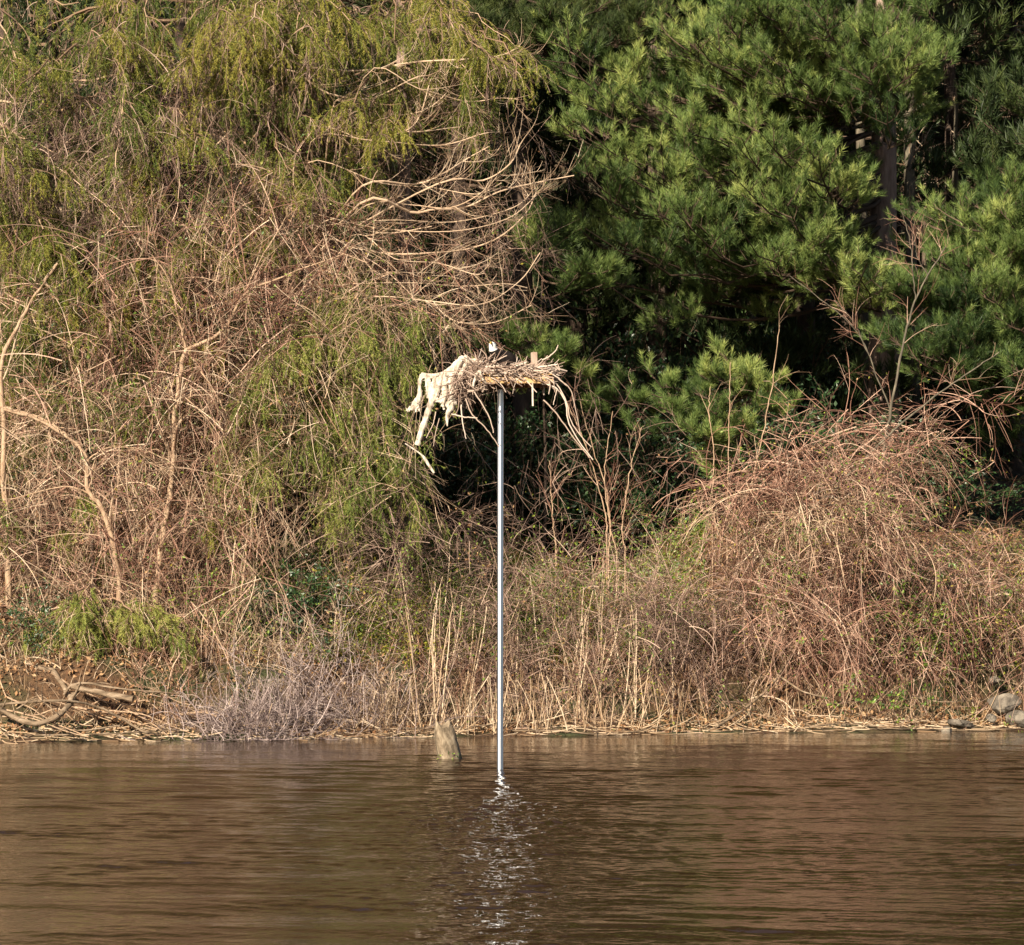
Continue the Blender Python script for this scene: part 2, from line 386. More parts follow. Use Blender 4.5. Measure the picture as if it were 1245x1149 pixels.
g = Geo().add(np.stack([X, Yw, Zw], -1), q, .5)
tag(g.build('water', M['water'], smooth=True), 'rippled muddy brown river water', kind='structure')

def on_ground(px, s_lo, s_hi, rng):
    """points on the bank: photo column range px, distance s behind the waterline"""
    s = rng.uniform(s_lo, s_hi, len(px)); Y = 50 + 0 * s
    for _ in range(3):
        x = (px - 622.5) / F * Y; Y = shore(x) + s
    return np.stack([x, Y, ground(x, Y)], -1)

# ------------------------------------------------------------------ trees
def limb_lines(rng, S, T, K=10, sag=0.12, up=0.1):
    """limbs from S to T that sag in the middle and lift at the tip"""
    t = np.linspace(0, 1, K)[None, :, None]; d = T - S; L = np.linalg.norm(d, axis=1)[:, None, None]
    P = S[:, None] + d[:, None] * t
    P[..., 2:] += -sag * L * np.sin(t * math.pi) + up * L * (t ** 4) - up * L * t
    P += rng.normal(0, .012, P.shape) * L * np.sin(t * math.pi * .8)
    return P

def pine_foliage(rng, g, limbs, n1=8, n2=4, l1=.8, l2=.38, tuft=.15, nn=24, w=.0045, dens=1.0, t0=.4, mi_w=1, tintbias=0.0):
    N = len(limbs); S1, T1, i1, t1 = pick(rng, limbs, N * n1, t0, 1.0)
    sd = norm(np.cross(T1, np.array([[0, 0, 1.0]]))) * rng.choice([-1, 1], (len(S1), 1))
    D1 = norm(T1 * .75 + sd * rng.uniform(.3, 1.0, (len(S1), 1)) + np.array([[0, 0, .18]]) + rv(rng, len(S1), .15))
    B1 = walk(rng, S1, D1, rng.uniform(.5, 1.15, len(S1)) * l1 * (1.15 - .5 * t1), 6, .06, -.35)
    g.tubes(B1, taper(rng, len(B1), 6, .011, .004), 3, rng.uniform(0, .6, len(B1)), mi_w)
    S2, T2, i2, t2 = pick(rng, B1, len(B1) * n2, .25, 1.0)
    D2 = norm(T2 * .7 + perp(rng, T2) * .75 + np.array([[0, 0, .3]]))
    B2 = walk(rng, S2, D2, rng.uniform(.5, 1.1, len(S2)) * l2, 4, .08, -.5)
    g.tubes(B2, taper(rng, len(B2), 4, .006, .003), 3, rng.uniform(0, .6, len(B2)), mi_w)
    pos = np.concatenate([B2[:, -1], B2[:, 2], B1[:, -1]]); ax = np.concatenate([B2[:, -1] - B2[:, -2], B2[:, 2] - B2[:, 1], B1[:, -1] - B1[:, -2]])
    bt = rng.uniform(0, 1, N)                           # each bough has its own tone
    tn = np.concatenate([bt[i1[i2]], bt[i1[i2]] - .1, bt[i1]]) * .55 + rng.uniform(0, .4, len(pos)) + tintbias
    keep = rng.uniform(0, 1, len(pos)) < dens
    pine_tufts(g, rng, pos[keep], norm(ax[keep]) + np.array([[0, -.12, .55]]), tuft, nn, w, np.clip(tn[keep], 0, 1))

def droop_foliage(rng, g, gd, limbs, n1=6, l1=.9, fronds=5, lf=.55, live=.6, m=34, nl=.05, w=.0045, tintbias=0., dead_n=4, t0=.3, grav=1.6, deadr=.0055):
    """hanging hemlock sprays on limbs: g collects needles (0) and twigs (1), gd the dead hanging twigs"""
    N = len(limbs); S1, T1, i1, t1 = pick(rng, limbs, N * n1, t0, 1.0)
    sd = norm(np.cross(T1, np.array([[0, 0, 1.0]]))) * rng.choice([-1, 1], (len(S1), 1))
    D1 = norm(T1 * .8 + sd * rng.uniform(.2, .9, (len(S1), 1)) + rv(rng, len(S1), .15))
    B1 = walk(rng, S1, D1, rng.uniform(.5, 1.2, len(S1)) * l1, 8, .06, .9)
    g.tubes(B1, taper(rng, len(B1), 8, .010, .003), 3, rng.uniform(.0, .5, len(B1)), 1)
    n = len(B1) * fronds; S2, T2, i2, t2 = pick(rng, B1, n, .1, 1.0)
    D2 = norm(T2 * .6 + rv(rng, n, .5) + np.array([[0, 0, -.2]]))
    B2 = walk(rng, S2, D2, rng.uniform(.45, 1.2, n) * lf, 7, .05, grav)
    bt = rng.uniform(0, 1, N); al = bt[i1[i2]] * .6 + rng.uniform(0, .4, n)
    lv = rng.uniform(0, 1, n) < live
    if lv.any():
        frond_needles(g, rng, B2[lv], m, nl, w, np.clip(al[lv] + tintbias, 0, 1))
        g.tubes(B2[lv], taper(rng, int(lv.sum()), 7, .004, .002), 3, rng.uniform(.1, .5, int(lv.sum())), 0)
    if gd is not None and (~lv).any():
        dl = B2[~lv]; gd.tubes(dl, taper(rng, len(dl), 7, deadr, deadr * .55), 3, rng.uniform(0, 1, len(dl)))
        if dead_n:
            k = len(dl) * dead_n; S3, T3, _, _ = pick(rng, dl, k, .1, 1)
            B3 = walk(rng, S3, norm(T3 * .7 + rv(rng, k, .45)), rng.uniform(.1, .35, k), 5, .1, .6)
            gd.tubes(B3, taper(rng, k, 5, deadr * .7, deadr * .4), 3, rng.uniform(0, 1, k))

def each_limb(lines, rad, tint, mat, root, name='limb'):
    for P_, r_, t_ in zip(lines, rad, tint): Geo().tubes(P_, r_[None], 6, float(t_)).build(name, mat, root, True)

def trunk_geo(rng, base, top, r0, r1, K=26, wander=.15, sides=14, flare=1.5):
    t = np.linspace(0, 1, K); base = np.array(base, float); top = np.array(top, float)
    P = base[None] + (top - base)[None] * t[:, None]; ph = rng.uniform(0, 6, 4)
    P[:, 0] += wander * np.sin(t * 5 + ph[0]) * t; P[:, 1] += wander * np.sin(t * 4 + ph[1]) * t
    rad = (r0 * (1 - t) + r1 * t) * (1 + (flare - 1) * np.exp(-t * 40)) * (1 + .04 * np.sin(t * 31 + ph[2]))
    return P, rad

def conifer(name, label, base_px, Y, H, r, kind, seed, group=None, n_limbs=46, z_lo=.25, Lmax=3.2, tips=None, tipY=(51, 55), bark='bark', mat=None, lowdet=False, tkw={}, dead=None, bias=0.):
    rng = np.random.default_rng(seed)
    x = (base_px - 622.5) / F * Y; z0 = float(ground(x, Y)) - .15
    root = empty(name, (x, Y, z0), label, 'tree', group)
    P, rad = trunk_geo(rng, (x, Y, z0), (x + rng.normal(0, .3), Y + rng.normal(0, .2), z0 + H), r, r * .12)
    Geo().tubes(P, rad, 14, .5).build('trunk', M[bark], root, True)
    # limbs all round the trunk
    t = rng.uniform(z_lo, .98, n_limbs); az = rng.uniform(0, 2 * math.pi, n_limbs)
    k = t * (len(P) - 1); S = np.stack([np.interp(k, np.arange(len(P)), P[:, i]) for i in range(3)], -1)
    L = Lmax * np.clip((1.12 - t) / (1.12 - z_lo), .12, 1) * rng.uniform(.7, 1.1, n_limbs)
    T = S + np.stack([np.cos(az) * L, np.sin(az) * L, L * (.05 if kind == 'pine' else -.22) + rng.normal(0, .2, n_limbs)], -1)
    lowS, lowT = S, T
    g = Geo(); gl = Geo(); gd = Geo()
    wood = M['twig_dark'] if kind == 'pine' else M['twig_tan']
    lim = limb_lines(rng, lowS, lowT, 9, .06 if kind == 'pine' else -.05, .12 if kind == 'pine' else 0)
    g.tubes(lim, taper(rng, len(lim), 9, r * .16, .008), 5, rng.uniform(0, .6, len(lim)), 1)
    if kind == 'pine':
        if lowdet: pine_foliage(rng, g, lim, 7, 3, Lmax * .32, .5, .30, 15, .014, tintbias=bias)
        else: pine_foliage(rng, g, lim, 8, 4, Lmax * .27, .42, .17, 22, .006, tintbias=bias)
    else:
        droop_foliage(rng, g, gd if dead else None, lim, 7, Lmax * .3, 5, .6, 1.0 if not dead else .8, 24 if lowdet else 30, .10 if lowdet else .065, .011 if lowdet else .006, tintbias=bias)
    if tips is not None:
        n = len(tips); tp = np.array(tips, float)
        Yt = rng.uniform(*tipY, n) if tp.shape[1] == 2 else tp[:, 2]
        T2 = at(tp[:, 0], tp[:, 1], Yt)
        rise = np.linalg.norm(T2[:, :2] - np.array([[x, Y]]), axis=1) * (-.05 if kind == 'pine' else -.28)
        zz = np.clip(T2[:, 2] - rise + rng.normal(0, .3, n), z0 + .3, z0 + H * .97)
        S2 = np.stack([np.interp(zz, P[:, 2], P[:, 0]), np.interp(zz, P[:, 2], P[:, 1]), zz], -1)
        l2 = limb_lines(rng, S2, T2, 12, .06 if kind == 'pine' else -.06, .10 if kind == 'pine' else -.02)
        each_limb(l2[:96], taper(rng, len(l2), 12, max(.02, r * .11), .007), rng.uniform(0, .7, len(l2)), wood, root)
        if kind == 'pine': pine_foliage(rng, g, l2, **{**dict(n1=14, n2=5, l1=.95, l2=.36, tuft=.155, nn=32, w=.0044, t0=.35, tintbias=bias), **tkw})
        else: droop_foliage(rng, g, gd, l2, **{**dict(n1=10, l1=.75, fronds=11, lf=.46, live=.7, m=46, nl=.055, w=.0043, tintbias=bias, t0=.45), **tkw})
    g.build('crown', [M[mat or ('pine' if kind == 'pine' else 'hem')], wood], root)
    if gd.n: tag(gd.build('dead_twigs', M[dead or 'twig_purple'], root), kind='stuff')
    return root

rng = np.random.default_rng(11)
# the great white pine on the right whose boughs fill the upper middle
polyE = [(645, 40), (720, 40), (800, 0), (1060, 0), (1100, 60), (1110, 170), (1060, 260), (1100, 300), (1060, 350), (960, 330), (930, 350), (880, 300), (800, 300), (720, 340), (680, 320), (690, 220), (700, 170), (640, 120)]
tipsE = sample_poly(rng, polyE, 104); tipsE = tipsE[~((tipsE[:, 0] > 1000) & (tipsE[:, 1] < 300) & (tipsE[:, 1] > 120))]; tipsE = np.vstack([tipsE, [(1090, 20), (1120, 60), (1060, 70), (1030, 110), (1100, 100), (1070, 10), (1140, 20)]])
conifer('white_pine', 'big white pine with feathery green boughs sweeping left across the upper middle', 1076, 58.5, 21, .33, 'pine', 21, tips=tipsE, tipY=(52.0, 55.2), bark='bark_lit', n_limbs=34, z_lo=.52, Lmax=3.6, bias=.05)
# pine behind the top centre, its needles in the shade-darkened colour
tipsD = sample_poly(rng, [(480, 0), (800, 0), (780, 60), (640, 80), (560, 110), (470, 60)], 26)
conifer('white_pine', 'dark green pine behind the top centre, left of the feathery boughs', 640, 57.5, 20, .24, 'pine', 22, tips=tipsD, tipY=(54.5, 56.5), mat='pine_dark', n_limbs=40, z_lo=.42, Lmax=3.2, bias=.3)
# right hand pine, dense rounded boughs
tipsH = sample_poly(rng, [(1110, 230), (1245, 210), (1300, 215), (1300, 480), (1160, 480), (1090, 440), (1050, 400), (1080, 330), (1120, 290)], 70)
conifer('white_pine', 'bushy green pine at the right edge below the thick brown trunk', 1300, 56.5, 7.2, .14, 'pine', 23, tips=tipsH, tipY=(53.2, 55.4), n_limbs=26, z_lo=.3, Lmax=1.8, bias=-.12)
# young pine in the middle behind the vines
tipsI = [(880, 430), (865, 452), (905, 455), (840, 475), (920, 480), (800, 478), (760, 480), (870, 500), (820, 505), (940, 500), (720, 500), (775, 520), (850, 528), (690, 455), (900, 520), (740, 460), (780, 450), (820, 470), (700, 470), (950, 470), (960, 500), (850, 455), (800, 495)]
conifer('young_pine', 'young yellow green pine standing low in the middle, in front of the dark gap', 880, 53.3, 2.9, .04, 'pine', 24, tips=tipsI, tipY=(52.0, 52.8), n_limbs=8, z_lo=.35, Lmax=.5, bias=.12, tkw=dict(n1=5, n2=4, l1=.42, l2=.25))
tipsI2 = [(740, 330), (700, 335), (760, 345), (620, 415), (660, 440), (690, 430), (590, 420), (720, 455), (640, 410), (705, 330), (735, 345)]
conifer('young_pine', 'small pine with bright tufts just behind and above the nest', 660, 53.2, 6.2, .035, 'pine', 25, tips=tipsI2, tipY=(51.8, 52.6), n_limbs=8, z_lo=.45, Lmax=.9, bias=.15, tkw=dict(n1=5, n2=4, l1=.42, l2=.26))

# hemlocks on the left, hanging sprays and purple dead twigs
hl = [
 ('drooping hemlock behind the vines at the left edge', -40, 53.5, 19, .22, 31, [(20, 40), (50, 90), (10, 250), (60, 260), (30, 300), (20, 330), (70, 310), (0, 380), (60, 420), (90, 380), (10, 170), (-30, 220), (40, 210), (40, 430), (20, 480), (60, 470), (90, 430), (20, 560), (-20, 600), (30, 640), (50, 400), (80, 560)], .9, 0.18),
 ('drooping hemlock with hanging yellow green sprays in the upper left', 150, 53.0, 19, .24, 32, [(130, 40), (180, 20), (100, 60), (150, 100), (210, 60), (200, 130), (120, 150), (60, 140), (190, 200), (210, 260), (160, 250), (230, 300), (100, 250), (140, 200), (90, 200), (240, 170), (180, 320), (110, 330), (150, 160), (210, 330), (150, 420), (240, 420), (280, 450), (170, 480), (250, 520), (120, 400), (270, 600), (200, 370), (120, 280), (240, 250), (70, 330), (180, 230), (280, 330), (320, 290)], .82, 0.13),
 ('drooping hemlock with the brightest yellow sprays at the top, left of centre', 330, 53.6, 19, .24, 33, [(260, 20), (300, 60), (340, 20), (380, 30), (350, 70), (420, 20), (290, 90), (260, 110), (230, 80), (330, 110), (370, 90), (250, 40), (400, 60), (310, 30), (440, 50), (270, 10), (330, 180), (420, 190), (390, 220), (340, 230), (300, 190)], .8, .2),
 ('hemlock behind the nest whose pale bare limbs reach right over the gap', 492, 54.2, 18, .17, 34, [(560, 100), (600, 90), (640, 80), (580, 60), (530, 40), (480, 50), (500, 110), (430, 130), (550, 30), (510, 20), (590, 120), (470, 150)], .8, .22),
 ('hemlock with olive sprays hanging low beside the driftwood', 410, 52.6, 9, .12, 35, [(380, 400), (420, 430), (460, 470), (490, 500), (440, 520), (400, 480), (360, 450), (470, 540), (500, 560), (430, 560), (340, 500), (380, 540), (460, 400), (360, 400), (330, 430), (290, 560), (450, 600), (400, 620), (500, 440), (330, 560), (440, 380), (400, 360), (480, 590), (420, 590), (350, 420), (310, 480), (390, 420), (430, 480), (470, 430), (340, 540), (300, 520), (370, 500), (410, 560), (460, 570), (500, 600), (355, 455), (425, 400), (480, 390)], .88, .22)]
for lab, px, Y, H, r, sd, tips, live, bias in hl:
    tips = np.array(tips, float); tr = np.random.default_rng(sd + 100)
    tips = np.vstack([tips, tips + tr.normal(0, 22, tips.shape)])
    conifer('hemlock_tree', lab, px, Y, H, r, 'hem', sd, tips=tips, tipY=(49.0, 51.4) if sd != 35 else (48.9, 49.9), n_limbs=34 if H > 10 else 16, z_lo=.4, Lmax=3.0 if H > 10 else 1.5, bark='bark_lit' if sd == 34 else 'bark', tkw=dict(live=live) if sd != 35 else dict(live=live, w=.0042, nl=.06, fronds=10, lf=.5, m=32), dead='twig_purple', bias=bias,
            mat='hem' if sd != 35 else 'hemlow')
conifer('hemlock_tree', 'small bushy hemlock low on the bank above the log pile', 120, 49.6, 2.2, .05, 'hem', 36, n_limbs=6, z_lo=.3, Lmax=.6, mat='hemlow', bias=.3,
        tips=[(60, 770), (90, 755), (120, 750), (150, 760), (180, 770), (110, 780), (70, 790), (200, 745), (130, 755), (100, 740), (20, 780), (0, 790), (160, 745), (215, 775), (90, 775)], tipY=(48.2, 48.9), dead='twig_tan', tkw=dict(n1=9, l1=.5, fronds=9, lf=.34, live=.85, w=.004, nl=.06))

# forest behind, part of its shade put into the darkened needle colour
bgp = [(-120, 60, 'hem'), (60, 64, 'hem'), (220, 59, 'hem'), (380, 62, 'pine'), (450, 68, 'hem'), (560, 60.5, 'pine'), (700, 62, 'pine'), (800, 60, 'pine'), (900, 64, 'pine'),
       (980, 61.5, 'pine'), (1160, 64, 'pine'), (1330, 60, 'pine'), (1420, 66, 'pine'), (-260, 66, 'hem'), (640, 72, 'pine'), (860, 74, 'pine'), (1090, 73, 'pine'), (300, 72, 'hem'), (120, 74, 'pine'),
       (500, 64, 'hem'), (0, 68, 'hem'), (150, 66, 'pine'), (290, 66, 'hem'), (750, 67, 'hem'), (930, 69, 'hem'), (1030, 67, 'hem'), (1120, 69, 'pine'), (1230, 71, 'hem'), (1270, 78, 'pine'), (820, 82, 'pine'), (580, 82, 'hem'), (400, 80, 'pine'), (980, 84, 'hem'), (200, 84, 'hem'), (40, 82, 'pine'), (700, 88, 'hem'), (1130, 86, 'pine'), (1500, 75, 'hem'), (-180, 76, 'pine')]
protos = {}
brng = np.random.default_rng(77)
for px, Y, kd in bgp:
    x = (px - 622.5) / F * Y
    if kd not in protos:
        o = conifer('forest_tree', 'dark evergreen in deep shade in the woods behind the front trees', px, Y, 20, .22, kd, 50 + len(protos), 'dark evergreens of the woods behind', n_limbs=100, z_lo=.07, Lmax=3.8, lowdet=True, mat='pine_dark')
        protos[kd] = o
    else:
        o = copy_tree(protos[kd])
        z = float(ground(x, Y)) - .15; o.location = (x, Y, z); o.rotation_euler = (0, 0, brng.uniform(0, 6.28)); s = brng.uniform(.9, 1.12); o.scale = (s, s, s)
        
# broadleaf understorey added as dark fill, to deepen the shade beneath the pines
rng = np.random.default_rng(60)
ust = []
for i, (px, Y, w_, h_) in enumerate([(560, 55, 1.5, 2.3), (680, 56, 1.6, 2.6), (800, 55.5, 1.6, 2.4), (900, 56.5, 1.6, 2.8), (1010, 56, 1.7, 2.4), (640, 59.5, 2, 3.5), (790, 60, 2, 4), (960, 60, 2, 3.8), (1120, 57, 1.4, 1.8), (420, 56, 2, 3), (240, 56, 2, 3.4), (60, 56.5, 2, 3.4)]):
    x = (px - 622.5) / F * Y; z = float(ground(x, Y))
    if not ust:
        root = empty('dark_fill_bush', (x, Y, z), 'dark broadleaf bush in the shade beneath the pines', 'bush', 'dark bushes beneath the pines')
        n = 60; S_ = np.stack([x + rng.normal(0, .15, n), Y + rng.normal(0, .15, n), np.full(n, z)], -1)
        B = walk(rng, S_, norm(rv(rng, n, .5) + [0, 0, 1]), rng.uniform(1.2, 2.6, n), 9, .09, .2)
        B2s, B2t, _, _ = pick(rng, B, 700, .3, 1); B2 = walk(rng, B2s, norm(B2t + rv(rng, 700, .6)), rng.uniform(.3, .8, 700), 5, .1)
        gs = Geo().tubes(B, taper(rng, n, 9, .012, .005), 3, rng.uniform(0, 1, n)); gs.tubes(B2, taper(rng, 700, 5, .006, .003), 3, rng.uniform(0, 1, 700))
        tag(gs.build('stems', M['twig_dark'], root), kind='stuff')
        p, t_, _, _ = pick(rng, B2, 9000, .2, 1); gl_ = Geo()
        leaves(gl_, rng, p + rv(rng, 9000, .04), rv(rng, 9000) + [0, -.5, .8], .09); gl_.build('foliage', M['holly'], root)
        ust.append(root)
    else:
        o = copy_tree(ust[0]); o.location = (x, Y, z); o.rotation_euler = (0, 0, rng.uniform(0, 6.28)); o.scale = (w_ / 1.5, w_ / 1.5, h_ / 2.3)

# ------------------------------------------------------------------ bare limbs and saplings
def branchy(rng, g, P, r, n=14, L=(.3, .8), sub=3, curl=.07, grav=.1, tint=None, t0=.2, up=0.2, rr=.45):
    """side twigs on a main line P (K,3)"""
    S_, T_, _, t_ = pick(rng, P[None], n, t0, 1)
    D_ = norm(T_ * .8 + perp(rng, T_) * .7 + np.array([[0, 0, up]]))
    B = walk(rng, S_, D_, rng.uniform(*L, n) * (1.1 - .5 * t_), 9, curl, grav)
    g.tubes(B, taper(rng, n, 9, r * rr, r * rr * .35), 4, rng.uniform(.2, 1, n) if tint is None else tint)
    if sub:
        m = n * sub; S2, T2, _, _ = pick(rng, B, m, .15, 1)
        B2 = walk(rng, S2, norm(T2 * .8 + perp(rng, T2) * .6 + np.array([[0, 0, up * .5]])), rng.uniform(.12, .5, m), 7, curl * 1.4, grav)
        g.tubes(B2, taper(rng, m, 7, r * rr * .5, r * rr * .25), 3, rng.uniform(.2, 1, m) if tint is None else tint)
        return np.concatenate([B2])
    return B

def sapling(name, label, pts, Y, r0, r1, seed, branches=(), mat='bark_tan', twig='twig_tan', ntw=12, cat='sapling', group=None, L=(.3, .9), grav=.1, up=.15):
    rng = np.random.default_rng(seed)
    def line(pp, n=26):
        a = np.array([list(p) + [Y] * (3 - len(p)) for p in pp], float)
        w = at(a[:, 0], a[:, 1], a[:, 2]); c = catmull(w, n); c[1:-1] += rng.normal(0, .008, (n - 2, 3)); return c
    P = line(pts, 30)
    gz = float(ground(P[0, 0], P[0, 1]))
    if P[0, 2] - gz < 1.4: P = np.vstack([[P[0, 0], P[0, 1], gz - .08], P])
    else: P = np.vstack([[P[0, 0], P[0, 1], gz - .08], P])
    root = empty(name, P[0], label, cat, group)
    K = len(P); t = np.linspace(0, 1, K)
    Geo().tubes(P, (r0 * (1 - t) + r1 * t) * (1 + .07 * np.sin(t * 40 + seed)), 8, .5).build('trunk', M[mat], root, True)
    g = Geo(); branchy(rng, g, P, max(r1 * 1.2, .012), ntw, L, 3, up=up, grav=grav)
    for k, (bp, b0, b1) in enumerate(branches):
        Q = line(bp, 18); u = np.linspace(0, 1, 18)
        Geo().tubes(Q, (b0 * (1 - u) + b1 * u), 6, .5).build('branch', M[mat], root, True)
        branchy(rng, g, Q, max(b1 * 1.2, .01), max(4, int(ntw * .8)), L, 3, up=up, grav=grav)
    tag(g.build('twigs', M[twig], root), kind='stuff')
    return root

sapling('bare_sapling', 'pale tan sapling stem rising straight up at the far left edge', [(14, 790, 49.3), (10, 700), (6, 600), (3, 500), (2, 440), (20, 400), (42, 360), (70, 320)], 49.3, .062, .018, 1,
        [([(3, 495, 49.3), (40, 505, 49.2), (70, 520, 49.1), (100, 548, 49.0)], .03, .02), ([(4, 540, 49.3), (30, 510, 49.2)], .012, .008)], ntw=10)
sapling('bare_sapling', 'crooked tan sapling that bends inward, second stem from the left edge', [(145, 700, 49.2), (138, 660), (122, 615), (106, 595), (105, 555), (80, 530), (45, 510), (5, 498)], 49.0, .045, .02, 2,
        [([(105, 560, 49.), (130, 545), (165, 545), (205, 558)], .014, .008), ([(110, 600, 49.), (80, 592), (40, 600), (0, 612)], .014, .008)], ntw=12)
sapling('bare_sapling', 'tan sapling forking near the nest height, with a long limb curving up to the right', [(188, 750, 49.4), (192, 700), (198, 650), (208, 600), (211, 560), (214, 500), (220, 450), (226, 425)], 49.3, .056, .036, 3,
        [([(226, 425, 49.3), (250, 415), (272, 400), (285, 380), (295, 360), (310, 350), (340, 338), (380, 322), (420, 308)], .034, .010),
         ([(226, 425, 49.3), (216, 380, 49.2), (205, 340, 49.1), (185, 310, 49.0)], .022, .008), ([(228, 428, 49.3), (250, 460, 49.1), (275, 500, 49)], .018, .008),
         ([(296, 358, 49.3), (320, 310), (345, 270), (352, 240)], .014, .006)], ntw=14)
sapling('bare_sapling', 'thin pale stem between the glossy bush and the low hemlock', [(285, 770, 49.5), (296, 700), (300, 640), (290, 590)], 49.3, .018, .008, 4, ntw=8)
sapling('bare_sapling', 'slender bare sapling with forked tips above the vine mound at the right', [(1075, 540, 51.8), (1083, 500), (1092, 450), (1103, 400), (1113, 365), (1128, 335), (1150, 300)], 51.8, .028, .01, 5,
        [([(1113, 365, 51.8), (1110, 330), (1106, 290), (1095, 255)], .012, .006), ([(1128, 335, 51.8), (1115, 310), (1112, 285)], .01, .005), ([(1083, 500, 51.8), (1060, 440), (1040, 400), (1000, 365), (960, 335)], .014, .006),
         ([(1060, 440, 51.8), (1040, 395), (1015, 365)], .01, .005)], mat='bark_grey', twig='twig_red', ntw=9)
sapling('bare_sapling', 'thin straight stem leaning right over the vine mound, near the right edge', [(1010, 600, 51.6), (1080, 530), (1140, 480), (1190, 445), (1215, 428)], 51.3, .022, .008, 6, mat='bark_grey', ntw=4)
sapling('bare_sapling', 'very thin upright pale stem rising from the left side of the vine mound', [(884, 640, 51.0), (886, 560), (887, 500), (888, 440)], 51, .011, .006, 7, ntw=2)
sapling('bare_sapling', 'thin stem leaning right beside the young yellow pine', [(905, 620, 51.2), (925, 540), (938, 470), (948, 395)], 51.2, .014, .006, 8, ntw=3)
sapling('bare_sapling', 'short thin stem left of the young yellow pine', [(866, 600, 51.2), (868, 550), (862, 500), (864, 470)], 51.2, .010, .006, 9, ntw=2)
# stems in the dark gap right of the nest
for k, pts in enumerate([[(700, 470), (720, 540), (738, 600), (742, 640), (750, 670)], [(690, 490), (715, 550), (735, 620), (738, 665)], [(745, 500), (735, 580), (742, 640), (740, 668)], [(668, 560), (670, 600), (673, 640), (676, 662)], [(780, 520), (765, 580), (757, 640), (760, 670)]]):
    sapling('bare_sapling', 'reddish bare stem standing in the dark gap right of the pole', pts[::-1], 51.9, .014, .006, 40 + k, mat='bark_tan', twig='twig_red', ntw=9, group='reddish stems in the dark gap right of the pole')
# small trunks seen in the woods at the upper right
for k, (px, y0, y1, r, Y) in enumerate([(1045, 300, -20, .10, 60), (1106, 200, -30, .12, 60.5), (1158, 200, 120, .05, 62), (1179, 210, 125, .035, 62), (1120, 200, 110, .07, 63)]):
    rng = np.random.default_rng(80 + k); A = at(px, y0, Y); B_ = at(px + 3, y1, Y); gz = float(ground(A[0], Y)) - .1
    root = empty('wood_trunk', (A[0], A[1], gz), ['mossy grey trunk just left of the thick dark pine trunk', 'mossy grey trunk just right of the thick dark pine trunk', 'thin pale dead trunk in the upper right woods, left of a thinner one', 'thinnest pale dead trunk in the upper right woods', 'brown trunk in the upper right woods, between the mossy one and the thin dead ones'][k], 'tree')
    P = np.stack([np.interp(np.linspace(0, 1, 14), [0, 1], [A[i] if i != 2 else gz, B_[i]]) for i in range(3)], -1); P[:, 0] += .05 * np.sin(np.linspace(0, 5, 14) + k)
    Geo().tubes(P, np.linspace(r * 1.1, r * .8, 14), 10, .5).build('trunk', M['bark_grey' if k < 4 else 'bark'], root, True)
    g = Geo(); branchy(rng, g, P, .02, 22, (.4, 1.3), 4, grav=.2, up=0, t0=.4); tag(g.build('dead_twigs', M['twig_tan'], root), kind='stuff')

# pale dead limbs reaching right from the hemlocks: parts of a dead tree leaning over the bank
def limbset(name, label, base, limbs, seed, Y=51.4, mat='twig_tan', n=60, dn=5):
    rng = np.random.default_rng(seed); gz = float(ground(base[0], base[1])) - .1
    root = empty(name, (base[0], base[1], gz), label, 'dead tree')
    P, rad = trunk_geo(rng, (base[0], base[1], gz), (base[0] - .2, base[1], base[2]), .10, .03, 20, .1, 10)
    Geo().tubes(P, rad, 10, .5).build('trunk', M['bark_tan'], root, True)
    for pts, r0 in limbs:
        r0 = r0 * .72; yo = rng.uniform(-.5, .6)
        a = np.array([[p[0] + rng.normal(0, 4), p[1] + rng.normal(0, 4), Y + yo + rng.uniform(-.3, .3)] for p in pts])
        w = at(a[:, 0], a[:, 1], a[:, 2])
        zz = min(w[0, 2] - .2, base[2]); s0 = np.array([np.interp(zz, P[:, 2], P[:, 0]), np.interp(zz, P[:, 2], P[:, 1]), zz])
        c = catmull(np.vstack([s0, w]), 26); u = np.linspace(0, 1, 26)
        Geo().tubes(c, r0 * (1 - u) + .008 * u, 6, .75).build('limb', M['twig_tan'], root)
        g = Geo(); t1_ = branchy(rng, g, c, .011, n, (.3, 1.0), dn, curl=.05, grav=-.5, up=-.25, t0=.2, rr=.5)
        tag(g.build('twigs', M[mat], root), kind='stuff')
    return root
dl_ = [
    ([(330, 75), (370, 82), (430, 86), (500, 78), (560, 72), (600, 66), (640, 55)], .028),
    ([(345, 100), (400, 108), (450, 118), (500, 100), (540, 92)], .024),
    ([(400, 130), (440, 142), (500, 160), (560, 155)], .02),
    ([(440, 232), (500, 222), (540, 212), (575, 195), (600, 178)], .026),
    ([(445, 240), (490, 254), (530, 258), (570, 252), (610, 240), (650, 228), (700, 212)], .032),
    ([(530, 218), (580, 222), (615, 205), (635, 175), (640, 150)], .022),
    ([(400, 300), (460, 306), (520, 312), (570, 304), (610, 282), (645, 250), (650, 220)], .026),
    ([(380, 330), (450, 345), (520, 372), (560, 392), (600, 395), (640, 370)], .024),
    ([(370, 262), (420, 280), (470, 282), (530, 276)], .02)]
lr = np.random.default_rng(902)
for k in range(13):
    y0 = 110 + k * 23 + lr.uniform(-22, 22); x1 = lr.uniform(560, 690) if y0 > 180 else lr.uniform(520, 640); x0 = lr.uniform(330, 470); dp = lr.uniform(-6, 42); up_ = lr.uniform(-10, 80)
    dl_.append(([(x0, y0), (x0 + .35 * (x1 - x0), y0 + dp * .8), (x0 + .65 * (x1 - x0), y0 + dp), (x0 + .88 * (x1 - x0), y0 + dp - up_ * .4), (x1, y0 + dp - up_)], lr.uniform(.007, .013)))
